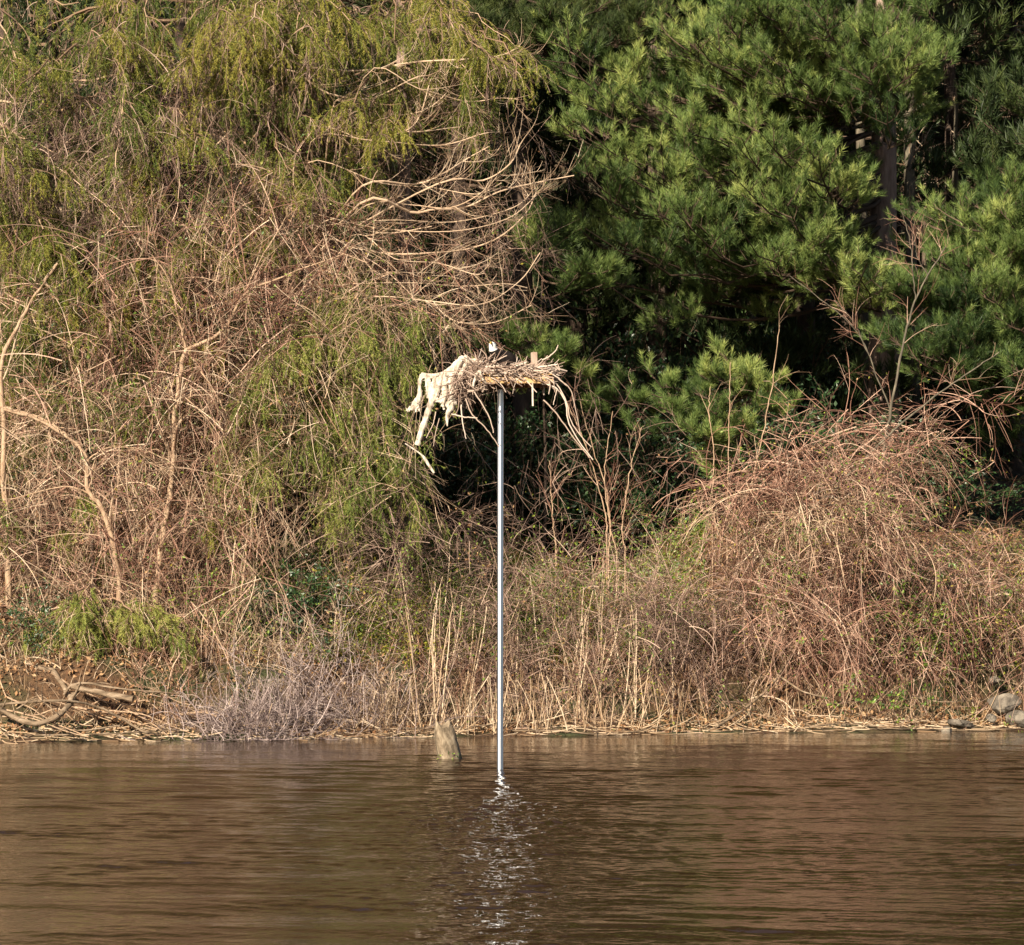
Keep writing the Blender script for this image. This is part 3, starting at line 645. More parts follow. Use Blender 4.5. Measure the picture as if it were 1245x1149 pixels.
limbset('dead_tree', 'bare grey tree whose pale twiggy limbs sweep right above the nest', at(395, 300, 51.8), dl_, 90, Y=50.1, n=16, dn=4)
limbset('dead_tree', 'bare tree half buried in vines at the upper left with pale limbs', at(130, 320, 52.0), [
    ([(0, 142), (30, 128), (60, 110)], .05), ([(0, 215), (50, 195), (90, 172), (120, 155)], .03), ([(125, 145), (150, 190), (180, 225), (220, 240)], .022),
    ([(340, 120), (350, 145), (360, 160), (380, 160)], .02), ([(160, 150), (200, 120), (240, 95)], .018), ([(30, 300), (80, 250), (100, 200)], .02), ([(240, 190), (290, 180), (330, 165)], .018),
    ([(290, 235), (310, 255), (330, 272)], .016)], 91, mat='twig_purple', n=60, dn=5)

# ------------------------------------------------------------------ vine tangles
def forks(geo, rng, B, n1, n2, r, l1=(.25, .9), l2=(.08, .35), grav=.25, lo=0, hi=1, spread=.55):
    """side twigs that fork off the stems B, and finer ones that fork off those"""
    S1, T1, _, t1 = pick(rng, B, n1, .1, 1)
    B1 = walk(rng, S1, norm(T1 * .8 + perp(rng, T1) * spread + np.array([[0, -.08, 0]])), rng.uniform(*l1, n1) * (1.15 - .5 * t1), 7, .07, grav, .25)
    S2, T2, _, t2 = pick(rng, B1, n2, .15, 1)
    B2 = walk(rng, S2, norm(T2 * .8 + perp(rng, T2) * spread * 1.1), rng.uniform(*l2, n2), 5, .09, grav * .6, .2)
    for q_, rr_ in ((B1, r * .62), (B2, r * .38)):
        q_[..., 2] = np.maximum(q_[..., 2], ground(q_[..., 0], q_[..., 1]) + .01)
        geo.tubes(q_, taper(rng, len(q_), q_.shape[1], rr_, rr_ * .5), 3, rng.uniform(lo, hi, len(q_)))
    return B2

LEAFY = []
def tangle(geo, rng, poly, Yr, n, L, down=.5, curl=.12, bend=.5, r=.0065, grav=.5, K=12, spread=1.0, lo=0, hi=1, sub=1.0):
    n = int(n * .62); r = r * .92; bend = bend * .55; curl = curl * .6
    p = sample_poly(rng, poly, n * 3); lump = wob(p[:, 0] * .045, p[:, 1] * .05 + n * .37, 1.3, 12)
    p = p[np.argsort(-(lump + rng.normal(0, .35, n * 3)))[:n]]; lump = wob(p[:, 0] * .045, p[:, 1] * .05 + n * .37, 1.3, 12)
    S_ = at(p[:, 0], p[:, 1], np.clip(rng.uniform(*Yr, n) - lump * .35, Yr[0] - .3, Yr[1]))
    S_[:, 2] = np.maximum(S_[:, 2], ground(S_[:, 0], S_[:, 1]) + .05)
    D_ = rv(rng, n, 1) * np.array([[spread, .5, .6]]) + np.array([[0, 0, 1.0]]) * rng.choice([-1, 1], (n, 1), p=[down, 1 - down]) * .9
    B = walk(rng, S_, D_, rng.uniform(*L, n), K, curl, grav, bend)
    gz = ground(B[..., 0], B[..., 1]); B[..., 2] = np.maximum(B[..., 2], gz + .01)
    geo.tubes(B, taper(rng, n, K, r, r * .4, .5), 3, rng.uniform(lo, hi, n))
    LEAFY.append(forks(geo, rng, B, int(n * 2.4), int(n * 3.6), r, lo=lo, hi=hi))
    return B

def cascade(geo, rng, hub, n, L, out=1.0, spreadx=1.0, r=.008, grav=1.9, curl=.09, hubs=.35, lo=0, hi=1, K=14, up=.5, sub=1.5, front=.6, skip=0):
    """arching canes that spring from a hub and fall outwards"""
    hub = np.asarray(hub, float); S_ = hub + rv(rng, n, 1) * np.array([[hubs * 1.3, hubs, hubs * .7]])
    D_ = np.stack([rng.normal(0, 1, n) * spreadx, rng.normal(-front, .6, n), np.abs(rng.normal(up, .4, n))], -1) + rv(rng, n, .25)
    B = walk(rng, S_, D_, rng.uniform(*L, n), K, curl, grav * rng.uniform(.5, 1.2, n), .35)
    gz = ground(B[..., 0], B[..., 1]); B[..., 2] = np.maximum(B[..., 2], gz + .02)
    geo.tubes(B[skip:], taper(rng, n - skip, K, r, r * .45, .4), 3, rng.uniform(lo, hi, n - skip))
    LEAFY.append(forks(geo, rng, B, int(n * 3), int(n * 4.5), r * .9, lo=lo, hi=hi, grav=.5))
    return B

def stuff(g, name, mat, label, cat):
    return tag(g.build(name, mat), label, cat, kind='stuff')

rng = np.random.default_rng(101)
g = Geo()
polyL = [(-60, 380), (60, 330), (150, 270), (250, 250), (330, 200), (420, 270), (500, 330), (600, 350), (610, 400), (520, 420), (430, 380), (350, 480), (330, 620), (300, 760), (-60, 760)]
tangle(g, rng, polyL, (49.5, 51.8), 1900, (.6, 2.0), .55, .11, .8, .0072, .7)
tangle(g, rng, [(150, 300), (400, 250), (420, 400), (330, 480), (250, 620), (60, 600), (60, 380)], (49.0, 50.2), 650, (.8, 2.4), .4, .09, .7, .008, 1.0)
tangle(g, rng, [(0, 600), (300, 560), (330, 760), (-40, 770)], (48.9, 50.4), 700, (.5, 1.8), .35, .10, .6, .007, .5, lo=.3)
stuff(g, 'vine_tangle', M['twig_red'], 'dense reddish brown vine tangle draped over the left bank and trees', 'vines')
g = Geo()
tangle(g, rng, polyL, (49.2, 51.4), 1500, (.5, 1.8), .6, .10, .8, .0062, 1.0)
tangle(g, rng, [(0, 420), (300, 420), (330, 760), (-40, 770)], (48.9, 50.6), 700, (.5, 1.8), .6, .09, .6, .007, 1.2, lo=.3)
tangle(g, rng, [(250, 330), (520, 330), (520, 600), (300, 620)], (48.8, 49.6), 330, (.4, 1.4), .6, .09, .6, .006, .6)
stuff(g, 'vine_tangle', M['twig_tan'], 'paler tan vines hanging among the reddish ones on the left bank', 'vines')
g = Geo()
tangle(g, rng, [(80, 100), (250, 60), (330, 150), (320, 260), (160, 300), (0, 260), (-40, 120)], (49.6, 51.6), 1300, (.5, 1.5), .7, .10, .7, .0062, 1.2)
tangle(g, rng, [(330, 90), (640, 150), (660, 330), (560, 400), (420, 330), (330, 250)], (51.2, 52.2), 480, (.5, 1.6), .6, .10, .9, .006, .7, lo=.2)
stuff(g, 'dead_twig_curtain', M['twig_purple'], 'curtain of fine dead purple brown twigs hanging in the upper left', 'twigs')

# right hand mound: arching canes from several hubs
mounds = [((930, 590, 51.0), 110, (.5, 1.9), .008, 'arching red brown canes at the left shoulder of the big vine mound', 'twig_red', .38),
          ((975, 625, 50.6), 130, (.5, 2.1), .008, 'pale pinkish canes falling from the middle of the right vine mound', 'twig_tan', .42),
          ((1040, 585, 52.0), 90, (.5, 1.6), .007, 'reddish canes at the top of the right vine mound', 'twig_red', .4),
          ((1110, 700, 51.6), 80, (.5, 1.6), .0065, 'dark brown canes low on the right end of the vine mound', 'twig_purple', .45),
          ((1175, 715, 51.7), 90, (.5, 1.6), .0065, 'thin brown vine heap near the right edge above the rocks', 'twig_red', .5),
          ((1245, 725, 51.7), 90, (.5, 1.6), .0065, 'tan brambles cut off by the right edge, above the rocks', 'twig_tan', .5),
          ((860, 740, 50.2), 110, (.4, 1.4), .006, 'low brown bramble heap between the reeds and the big vine mound', 'twig_purple', .5)]
for k, (h, n, L, r, lab, mt, hs) in enumerate(mounds):
    rr = np.random.default_rng(200 + k); c = at(*h); gz = float(ground(c[0], c[1]))
    root = empty('bramble_bush', (c[0], c[1], min(gz, c[2])), lab, 'bramble')
    g = Geo(); BB = cascade(g, rr, c, n, L, r=r, hubs=hs, spreadx=1.1, up=.12, skip=40)
    for P_ in BB[:40]: Geo().tubes(P_, np.linspace(r * 1.15, r * .5, len(P_))[None], 4, float(rr.uniform(.2, 1))).build('cane', M[mt], root)
    nn = n // 2; S_ = np.stack([c[0] + rr.normal(0, .5, nn), c[1] + rr.normal(-.1, .4, nn), np.zeros(nn)], -1); S_[:, 2] = ground(S_[:, 0], S_[:, 1])
    B = walk(rr, S_, rv(rr, nn, .6) + [0, -.2, 1.0], rr.uniform(.4, 1.2, nn), 12, .09, 1.2, .5); B[..., 2] = np.maximum(B[..., 2], ground(B[..., 0], B[..., 1]) + .01)
    g.tubes(B, taper(rr, nn, 12, r, r * .5), 3, rr.uniform(0, 1, nn))
    tag(g.build('canes', M[mt], root), kind='stuff')
    # a few leading canes, thicker, each its own part
    for j in range(5):
        d = np.array([[rr.normal(0, 1.2), rr.normal(-.4, .3), rr.uniform(.2, .9)]])
        B = walk(rr, c[None] + rr.normal(0, .15, (1, 3)), d, rr.uniform(1.2, 2.4), 18, .07, rr.uniform(1.2, 3.0), .3)
        B[..., 2] = np.maximum(B[..., 2], ground(B[..., 0], B[..., 1]) + .02)
        Geo().tubes(B, np.linspace(.013, .005, 18)[None], 5, .7).build('cane', M[mt], root)
g = Geo(); rng = np.random.default_rng(111)
tangle(g, rng, [(870, 640), (920, 540), (1000, 510), (1130, 520), (1160, 650), (1245, 690), (1300, 820), (840, 835), (800, 740)], (50.0, 51.4), 1500, (.4, 1.3), .5, .12, .7, .0068, 1.1)
tangle(g, rng, [(1000, 500), (1245, 470), (1245, 500), (1000, 560)], (51.6, 52.4), 150, (.6, 1.6), .5, .10, .5, .008, .9, spread=3)
tangle(g, rng, [(900, 640), (1080, 620), (1110, 800), (880, 810)], (50.0, 50.8), 480, (.5, 1.6), .6, .09, .6, .008, 1.2, lo=.4)
stuff(g, 'vine_tangle', M['twig_red'], 'brown tangle of vines covering the right bank', 'vines')
g = Geo()
tangle(g, rng, [(400, 620), (600, 620), (700, 680), (860, 680), (860, 850), (480, 860), (330, 780)], (48.9, 50.6), 1900, (.3, 1.0), .4, .13, .7, .0055, .5)
tangle(g, rng, [(620, 440), (700, 430), (880, 560), (860, 680), (620, 640), (520, 540)], (51.4, 53.2), 140, (.5, 1.7), .5, .12, .8, .0065, .6)
stuff(g, 'vine_tangle', M['twig_purple'], 'brown stems tangled over the middle of the bank and the dark gap', 'vines')

rng = np.random.default_rng(130); LV = np.concatenate(LEAFY)
def vine_leaves(name, mat, label, f, n, size, thr):
    p, _, _, _ = pick(rng, LV, n, 0, 1); k = wob(p[:, 0] * 2.2 + f, p[:, 2] * 2.6 + p[:, 1], 1.5) + rng.normal(0, .12, n) > thr; p = p[k]
    g = Geo(); leaves(g, rng, p + rv(rng, len(p), .02), rv(rng, len(p)) + [0, -.8, .5], size, rng.uniform(0, 1, len(p))); stuff(g, name, M[mat], label, 'leaves')
vine_leaves('vine_leaves', 'ivy', 'green leaves of climbers mixed into the vine tangles', 1.7, 34000, .055, .2)
vine_leaves('vine_leaves', 'yleaf', 'small yellow green leaves scattered through the vines', 9.3, 22000, .05, .22)
vine_leaves('dead_vine_leaves', 'litter', 'withered brown leaves still caught in the vines', 4.1, 16000, .05, .15)

# ------------------------------------------------------------------ bushes
def twig_bush(name, label, px, s, n, L, mat, seed, r=.006, up=1.0, spread=.7, cat='bush', leafmat=None, nl=0, lsize=.05, group=None, hub=.25, bend=.6):
    rng = np.random.default_rng(seed)
    p = on_ground(np.array([float(px)]), s, s + 1e-3, rng)[0]
    root = empty(name, p, label, cat, group)
    S_ = np.stack([p[0] + rng.normal(0, hub, n), p[1] + rng.normal(0, hub * .6, n), np.zeros(n)], -1); S_[:, 2] = np.maximum(ground(S_[:, 0], S_[:, 1]), 0) - .03
    B = walk(rng, S_, rv(rng, n, spread) + [0, 0, up], rng.uniform(L[0], L[1], n), 9, .10, .3, bend)
    B[..., 2] = np.maximum(B[..., 2], .01)
    g = Geo().tubes(B, taper(rng, n, 9, r, r * .6), 3, rng.uniform(0, 1, n))
    m = n * 4; S2, T2, _, _ = pick(rng, B, m, .2, 1)
    B2 = walk(rng, S2, norm(T2 * .6 + rv(rng, m, .5)), rng.uniform(.1, .45, m), 6, .13, .1, .5); B2[..., 2] = np.maximum(B2[..., 2], .005)
    g.tubes(B2, taper(rng, m, 6, r * .6, r * .35), 3, rng.uniform(0, 1, m)); tag(g.build('stems', M[mat], root), kind='stuff')
    if leafmat:
        q, t_, _, _ = pick(rng, B2, nl, .1, 1); gl_ = Geo(); leaves(gl_, rng, q + rv(rng, nl, .03), rv(rng, nl) + [0, -.7, .6], lsize); gl_.build('foliage', M[leafmat], root)
    return root
twig_bush('twig_bush', 'pale lilac grey twig bush leaning over the water left of centre', 290, .15, 190, (.4, 1.0), 'twig_grey', 301, .0065, spread=.75, hub=.5)
twig_bush('twig_bush', 'smaller grey twig bush just right of the lilac grey one', 345, .5, 150, (.5, 1.1), 'twig_grey', 302, .006, hub=.4)
twig_bush('twig_bush', 'grey brown twiggy shrub on the bank above the water, left of the stump', 410, .9, 260, (.6, 1.6), 'twig_grey', 303, .006, hub=.55)
twig_bush('twig_bush', 'low brown twig shrub between the grey shrub and the reeds', 470, .6, 160, (.4, 1.2), 'twig_tan', 304, .0055, hub=.4)
twig_bush('leafy_bush', 'green leafy bush with arching stems inside the dark hollow right of the pole', 720, 4.0, 60, (.6, 1.5), 'twig_red', 330, .005, leafmat='ivy', nl=1500, lsize=.055, hub=.5)
twig_bush('twig_bush', 'thin reddish upright twigs rising out of the slope at the edge of the dark hollow', 700, 2.6, 70, (.7, 1.7), 'twig_red', 331, .006, hub=.6, spread=.3)
twig_bush('twig_bush', 'dark brown twig bush on the slope left of the big vine mound', 800, 2.2, 120, (.4, 1.2), 'twig_purple', 332, .006, hub=.5)
twig_bush('twig_bush', 'tangled brown twig bush on the bank directly behind the foot of the pole', 625, 1.0, 130, (.4, 1.1), 'twig_purple', 320, .0055, hub=.5)
twig_bush('twig_bush', 'reddish twig bush on the bank between the pole and the vine mound', 730, 1.3, 130, (.4, 1.1), 'twig_red', 321, .0055, hub=.5)
twig_bush('twig_bush', 'brown twig bush just left of the pole behind the stump', 545, 1.2, 130, (.4, 1.2), 'twig_red', 322, .0055, hub=.5)
twig_bush('twig_bush', 'tan twig bush on the slope above the lilac grey one', 330, 1.7, 150, (.5, 1.3), 'twig_tan', 323, .005, hub=.5)
twig_bush('twig_bush', 'low reddish twig bush above the blunt pale log', 190, 1.3, 110, (.3, .9), 'twig_red', 324, .005, hub=.45)
twig_bush('leafy_bush', 'green creeper bush at the top of the bank just right of the pole', 665, 3.4, 60, (.3, .9), 'twig_purple', 325, .005, leafmat='ivy', nl=2000, lsize=.055, hub=.5)
twig_bush('leafy_bush', 'round green leafy bush between the grey shrub and the tall olive bush', 470, 1.9, 60, (.3, .95), 'twig_purple', 326, .005, leafmat='yleaf', nl=2400, lsize=.055, hub=.35)
twig_bush('leafy_bush', 'low green leafy bush on the slope above the reeds, just left of the pole', 575, 2.3, 55, (.3, .8), 'twig_purple', 327, .005, leafmat='ivy', nl=1900, lsize=.055, hub=.4)
twig_bush('leafy_bush', 'low yellow green bush midway between the pole and the vine mound', 745, 2.6, 50, (.3, .8), 'twig_purple', 328, .005, leafmat='yleaf', nl=1500, lsize=.055, hub=.4)
twig_bush('leafy_bush', 'green leafy bush between the forked tan sapling and the dark glossy bush', 290, 2.4, 55, (.4, 1.0), 'twig_purple', 329, .005, leafmat='ivy', nl=1700, lsize=.055, hub=.4)
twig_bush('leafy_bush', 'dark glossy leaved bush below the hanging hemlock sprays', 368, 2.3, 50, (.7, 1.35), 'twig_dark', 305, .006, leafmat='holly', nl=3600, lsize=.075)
twig_bush('leafy_bush', 'bright green leafy bush right of the dark glossy one', 432, 2.7, 60, (.4, 1.2), 'twig_purple', 306, .005, leafmat='yleaf', nl=2600, lsize=.05, hub=.45)
twig_bush('leafy_bush', 'tall olive leafy bush left of the pole below the driftwood', 510, 3.2, 70, (.6, 1.5), 'twig_purple', 307, .005, leafmat='ivy', nl=2600, lsize=.05, hub=.5)
twig_bush('leafy_bush', 'yellow leaved bush on the shady right end of the bank', 1175, 1.7, 90, (1.1, 2.1), 'twig_purple', 308, .005, leafmat='yleaf', nl=4200, lsize=.065, hub=.5)
twig_bush('leafy_bush', 'green leafy bush on the vine mound beside the yellow leaved one', 1090, 1.5, 100, (1.5, 2.7), 'twig_purple', 309, .005, leafmat='ivy', nl=4600, lsize=.065, hub=.6)
twig_bush('leafy_bush', 'green creeper bush at the edge of the dark gap, left of the vine mound', 815, 4.2, 50, (.5, 1.3), 'twig_red', 310, .005, leafmat='ivy', nl=1800, lsize=.05, hub=.4)
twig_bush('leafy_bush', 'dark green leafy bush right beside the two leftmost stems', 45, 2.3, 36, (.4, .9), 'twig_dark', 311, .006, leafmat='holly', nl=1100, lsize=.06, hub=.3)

# ------------------------------------------------------------------ ground cover
rng = np.random.default_rng(120)
def cover(name, mat, label, cat, px, s, n, size, hgt=.12, tlo=0, thi=1, nb=(0, -.8, .7)):
    q = rng.uniform(px[0], px[1], n); P = on_ground(q, s[0], s[1], rng); P[:, 2] += rng.uniform(0, 1, n) ** 2 * hgt
    k = wob(P[:, 0] * 2, P[:, 1] * 2 + len(name), 1.6) + rng.normal(0, .15, n) > (-.12 if mat == 'litter' else .06)
    P = P[k]; g = Geo(); leaves(g, rng, P, rv(rng, len(P)) * .8 + np.array([nb]), size, rng.uniform(tlo, thi, len(P))); stuff(g, name, M[mat], label, cat)
cover('leaf_litter', 'litter', 'brown dead leaves and debris lying all over the bank', 'dead leaves', (-150, 1400), (.15, 6), 42000, .075, .12)
cover('ground_ivy', 'ivy', 'low green creeper over the middle of the bank', 'creeper', (300, 860), (1.7, 4.8), 34000, .06, .42)
cover('ground_ivy', 'yleaf', 'yellow green weeds scattered over the bank', 'weeds', (250, 1300), (1.4, 4.8), 20000, .055, .42)
cover('ground_ivy', 'ivy', 'green creeper over the upper part of the left bank and right bank', 'creeper', (-120, 1350), (1.8, 6.0), 15000, .055, .25)
g = Geo(); n = 9000
q = on_ground(rng.uniform(-120, 1350, n), .5, 5.0, rng); B = walk(rng, q, rv(rng, n, .55) + [0, -.25, .8], rng.uniform(.12, .5, n), 5, .12, .9)
g.tubes(B, taper(rng, n, 5, .0045, .002), 3, rng.uniform(0, 1, n)); stuff(g, 'dry_grass', M['reed'], 'short dry grass and stalks on the bank', 'dry grass')
g = Geo(); n = 9000
q = on_ground(rng.uniform(380, 860, n), 1.5, 4.6, rng); B = walk(rng, q, rv(rng, n, .45) + [0, -.25, .9], rng.uniform(.15, .45, n), 5, .1, .9)
g.tubes(B, taper(rng, n, 5, .005, .002), 3, rng.uniform(0, 1, n)); stuff(g, 'green_grass', M['yleaf'], 'green grass blades along the top of the middle bank', 'grass')
# litter floor of the woods behind
n = 9000; x = rng.uniform(-14, 22, n); y = rng.uniform(56, 90, n); P = np.stack([x, y, ground(x, y) + .02], -1); g = Geo(); leaves(g, rng, P, rv(rng, n) * .5 + [0, -.3, 1], .16)
stuff(g, 'fallen_needles', M['litter'], 'rusty fallen leaves and needles on the woodland floor', 'dead leaves')

# reeds
n = 230; g = Geo()
q = on_ground(np.clip(rng.normal(655, 100, n), 470, 830), .05, 1.3, rng); B = walk(rng, q - [0, 0, .03], rv(rng, n, .2) + [0, 0, 1.0], rng.uniform(.2, 1.0, n), 6, .05, .1, .2)
g.tubes(B, taper(rng, n, 6, .0075, .0045), 4, rng.uniform(.2, 1, n)); stuff(g, 'dead_reeds', M['reed'], 'thick stand of short pale dead reeds along the middle waterline', 'reeds')
g = Geo(); n = 170
q = on_ground(rng.uniform(840, 1260, n), .2, 1.6, rng); B = walk(rng, q - [0, 0, .03], rv(rng, n, .3) + [0, 0, 1.0], rng.uniform(.2, .8, n), 6, .05, .2, .3)
g.tubes(B, taper(rng, n, 6, .006, .004), 4, rng.uniform(.1, .8, n)); stuff(g, 'dead_stalks', M['reed'], 'short brown dead stalks along the right waterline', 'stalks')
rp = []
for k in range(7):
    hh = rng.uniform(1.3, 2.0); B = walk(rng, np.zeros((1, 3)), np.array([[rng.normal(0, .08), rng.normal(0, .05), 1.0]]), hh, 12, .025, .05, .12)
    me = Geo().tubes(B, np.linspace(.0105, .006, 12)[None], 5, rng.uniform(.5, 1), caps=True)
    if k == 0: rp.append(me.build('dead_reed', M['reed']))
    else: rp.append(me.build('dead_reed', M['reed']))
used = set()
rx = np.concatenate([rng.normal(545, 18, 14), rng.uniform(500, 830, 24), rng.normal(725, 14, 12), rng.normal(770, 12, 8)])
for i, px in enumerate(rx):
    p = on_ground(np.array([px]), .25, 2.0, rng)[0]; k = i % 7
    if k not in used: o = rp[k]; used.add(k)
    else: o = rp[k].copy(); col.objects.link(o)
    o.location = (p[0], p[1], p[2] - .05); o.rotation_euler = (rng.normal(0, .07), rng.normal(0, .07), rng.uniform(0, 6.28)); s = rng.uniform(.55, 1.15); o.scale = (1, 1, s)
    tag(o, 'tall pale dead reed stalk standing on the middle of the bank', 'reed', 'tall pale reed stalks beside the pole')

# ------------------------------------------------------------------ logs, sticks and rocks at the waterline
def log_(name, label, pts, r0, r1, seed, mat='log', cat='driftwood', sides=10, stubs=0, n=22):
    rng = np.random.default_rng(seed); a = np.array(pts, float)
    c = catmull(at(a[:, 0], a[:, 1], a[:, 2]), n); c[1:-1] += rng.normal(0, r0 * .12, (n - 2, 3))
    gz = np.maximum(ground(c[:, 0], c[:, 1]), 0); c[:, 2] = np.maximum(c[:, 2], gz + r1 * .3)
    u = np.linspace(0, 1, n); rad = (r0 * (1 - u) + r1 * u) * (1 + .10 * np.sin(u * 23 + seed))
    g = Geo().tubes(c, rad, sides, .5, caps=True)
    for k in range(stubs):
        i = rng.integers(3, n - 3); d = norm(np.array([[rng.normal(), -.3, rng.uniform(.2, 1)]])); B = walk(rng, c[i][None], d, rng.uniform(.15, .5), 7, .1)
        g.tubes(B, np.linspace(rad[i] * .5, rad[i] * .2, 7)[None], 6, .5)
    o = g.build(name, M[mat], None, True)
    # put the origin at the log itself
    c0 = c[0]; me = o.data; me.transform(__import__('mathutils').Matrix.Translation(-Vector(c0))); o.location = Vector(c0)
    return tag(o, label, cat)
def YS(px, d): return float(shore((px - 622.5) / F * 48)) + d
log_('driftwood_log', 'thick curved grey log lying in a hollow U at the lower left', [(-20, 850, YS(0, .5)), (10, 868, YS(0, .4)), (40, 880, YS(0, .3)), (68, 872, YS(0, .4)), (85, 855, YS(0, .6)), (90, 845, YS(0, .8))], .034, .055, 1, stubs=2)
log_('driftwood_log', 'long pale branch crossing down to the water at the lower left', [(-10, 858, YS(0, .6)), (30, 854, YS(0, .5)), (80, 852, YS(0, .5)), (120, 860, YS(100, .4)), (150, 875, YS(100, .3)), (175, 890, YS(100, .1)), (195, 894, YS(190, .05))], .022, .014, 2, stubs=2)
log_('driftwood_log', 'broken pale log with a blunt end halfway up the left bank', [(88, 835, YS(90, .9)), (120, 842, YS(90, .8)), (162, 850, YS(90, .7))], .04, .048, 3)
log_('driftwood_log', 'thinner branch above the blunt pale log', [(78, 845, YS(90, 1.0)), (88, 833, YS(90, 1.0)), (110, 831, YS(90, .95)), (150, 838, YS(90, .9)), (200, 842, YS(150, .8)), (240, 846, YS(200, .8))], .024, .012, 4, stubs=1)
log_('driftwood_log', 'dark leaning log running up the left bank behind the pale ones', [(90, 850, YS(90, 1.0)), (70, 838, YS(90, 1.2)), (48, 820, YS(50, 1.5)), (30, 805, YS(50, 1.7))], .045, .03, 5, mat='log')
log_('driftwood_log', 'thin forked stick lying on the curved grey log', [(20, 862, YS(0, .3)), (45, 850, YS(0, .35)), (70, 868, YS(0, .2))], .012, .007, 6, stubs=4)
log_('driftwood_log', 'flat pale stick along the waterline at the lower left', [(60, 884, YS(60, .15)), (100, 888, YS(90, .12)), (146, 882, YS(100, .15))], .016, .012, 7)
log_('driftwood_log', 'long low stick afloat along the lower left shore', [(30, 894, YS(30, .02)), (110, 893, YS(90, .03)), (205, 888, YS(200, .1))], .014, .010, 8)
log_('driftwood_log', 'orange tan branch lying along the waterline right of the pole', [(620, 888, YS(620, .1)), (680, 889, YS(680, .06)), (730, 893, YS(730, -.05)), (770, 890, YS(770, 0)), (830, 878, YS(830, .3)), (900, 876, YS(900, .3))], .015, .010, 9)
log_('driftwood_log', 'orange tan branch lying along the waterline left of the pole', [(470, 886, YS(470, .1)), (540, 885, YS(540, .15)), (600, 881, YS(600, .2)), (660, 873, YS(660, .4)), (700, 862, YS(700, .6))], .014, .008, 10)
log_('driftwood_log', 'leaning branch dropping to the water below the vine mound', [(870, 885, YS(870, .1)), (910, 858, YS(910, .5)), (940, 830, YS(940, .9)), (965, 790, YS(960, 1.3))], .024, .016, 11, mat='log')
log_('driftwood_log', 'short forked stick below the vine mound', [(945, 820, YS(945, .8)), (975, 840, YS(975, .5)), (1003, 848, YS(1003, .45))], .018, .010, 12, stubs=2)
log_('driftwood_log', 'flat bundle of crossed sticks at the right shore', [(960, 888, YS(960, .05)), (1020, 880, YS(1020, .15)), (1080, 884, YS(1080, .1))], .014, .010, 13, stubs=5)
log_('driftwood_log', 'long thin stick along the right shore left of the rocks', [(1000, 889, YS(1000, .0)), (1080, 886, YS(1080, .05)), (1160, 888, YS(1160, .02)), (1245, 886, YS(1245, .05))], .016, .012, 14)
log_('driftwood_log', 'curved dark stick sticking out above the rocks', [(1110, 845, YS(1110, .6)), (1140, 853, YS(1140, .5)), (1180, 852, YS(1180, .5))], .012, .008, 15)
gr = np.random.default_rng(71)
for k in range(16):
    p0 = gr.uniform(-20, 230); ln = gr.uniform(50, 130); d0 = gr.uniform(.2, 1.5); d1 = max(.05, d0 - gr.uniform(0, .9)); q = 898 - d0 * 34; q1 = 898 - d1 * 34
    tag(log_('fallen_branch', None, [(p0, q - 8, YS(p0, d0)), (p0 + ln * .35, (q + q1) / 2 - 10 - gr.uniform(0, 10), YS(p0, (d0 + d1) / 2)), (p0 + ln * .7, (q + q1) / 2, YS(p0, (d0 + d1) / 2)), (p0 + ln, q1, YS(p0, d1))], gr.uniform(.010, .020), .006, 300 + k, mat='bark_tan', cat='branch', sides=6, stubs=3, n=16),
        'thin pale fallen branch lying on the bare earth of the lower left bank', 'branch', 'thin pale branches fallen on the lower left bank')
# small litter of sticks
g = Geo(); n = 700; px = rng.uniform(-40, 1290, n); q = on_ground(px, -.05, .55, rng); q[:, 2] = np.maximum(q[:, 2], 0) + rng.uniform(0, .05, n)
d = rv(rng, n, 1) * np.array([[1, .6, .12]]); B = walk(rng, q, d, rng.uniform(.15, .7, n), 6, .06, 0, .3); B[..., 2] = np.maximum(B[..., 2], np.maximum(ground(B[..., 0], B[..., 1]), 0) + .005)
g.tubes(B, taper(rng, n, 6, .008, .005), 4, rng.uniform(.2, 1, n)); stuff(g, 'stick_litter', M['reed'], 'small sticks and drift washed up along the whole waterline', 'sticks')

def rock(label, px, py, d, size, seed, mat='rock'):
    rng = np.random.default_rng(seed); c = at(px, py, YS(px, d))
    import bmesh
    bm = bmesh.new(); bmesh.ops.create_icosphere(bm, subdivisions=3, radius=1)
    dirs = rng.normal(0, 1, (9, 3)); dirs /= np.linalg.norm(dirs, axis=1)[:, None]; off = rng.uniform(.55, .95, 9)
    for v in bm.verts:
        p = np.array(v.co); 
        for dd, o_ in zip(dirs, off):
            e = p @ dd - o_
            if e > 0: p = p - dd * e * .85
        p = p * (1 + .05 * math.sin(p[0] * 9 + seed) * math.cos(p[2] * 8)); v.co = Vector(p * np.array(size))
    me = bpy.data.meshes.new('rock'); bm.to_mesh(me); bm.free(); me.materials.append(M[mat])
    o = bpy.data.objects.new('rock', me); col.objects.link(o); o.location = Vector(c); o.rotation_euler = (rng.normal(0, .15), rng.normal(0, .15), rng.uniform(0, 6))
    return tag(o, label, 'rock')
rock('pale rounded boulder at the right edge, above the water', 1222, 856, .5, (.30, .25, .19), 1)
rock('tan boulder at the lower right corner of the bank', 1240, 874, .25, (.27, .22, .15), 2)
rock('small pale stone below the rounded boulder', 1205, 874, .2, (.10, .09, .08), 3)
rock('flat stone left of the dark hollow at the right shore', 1168, 880, .15, (.22, .16, .08), 4)
rock('small pale stone high above the rounded boulder', 1208, 828, 1.0, (.12, .1, .08), 5)
rock('low brown stone in the middle of the right shore', 1150, 888, .05, (.16, .12, .06), 6)

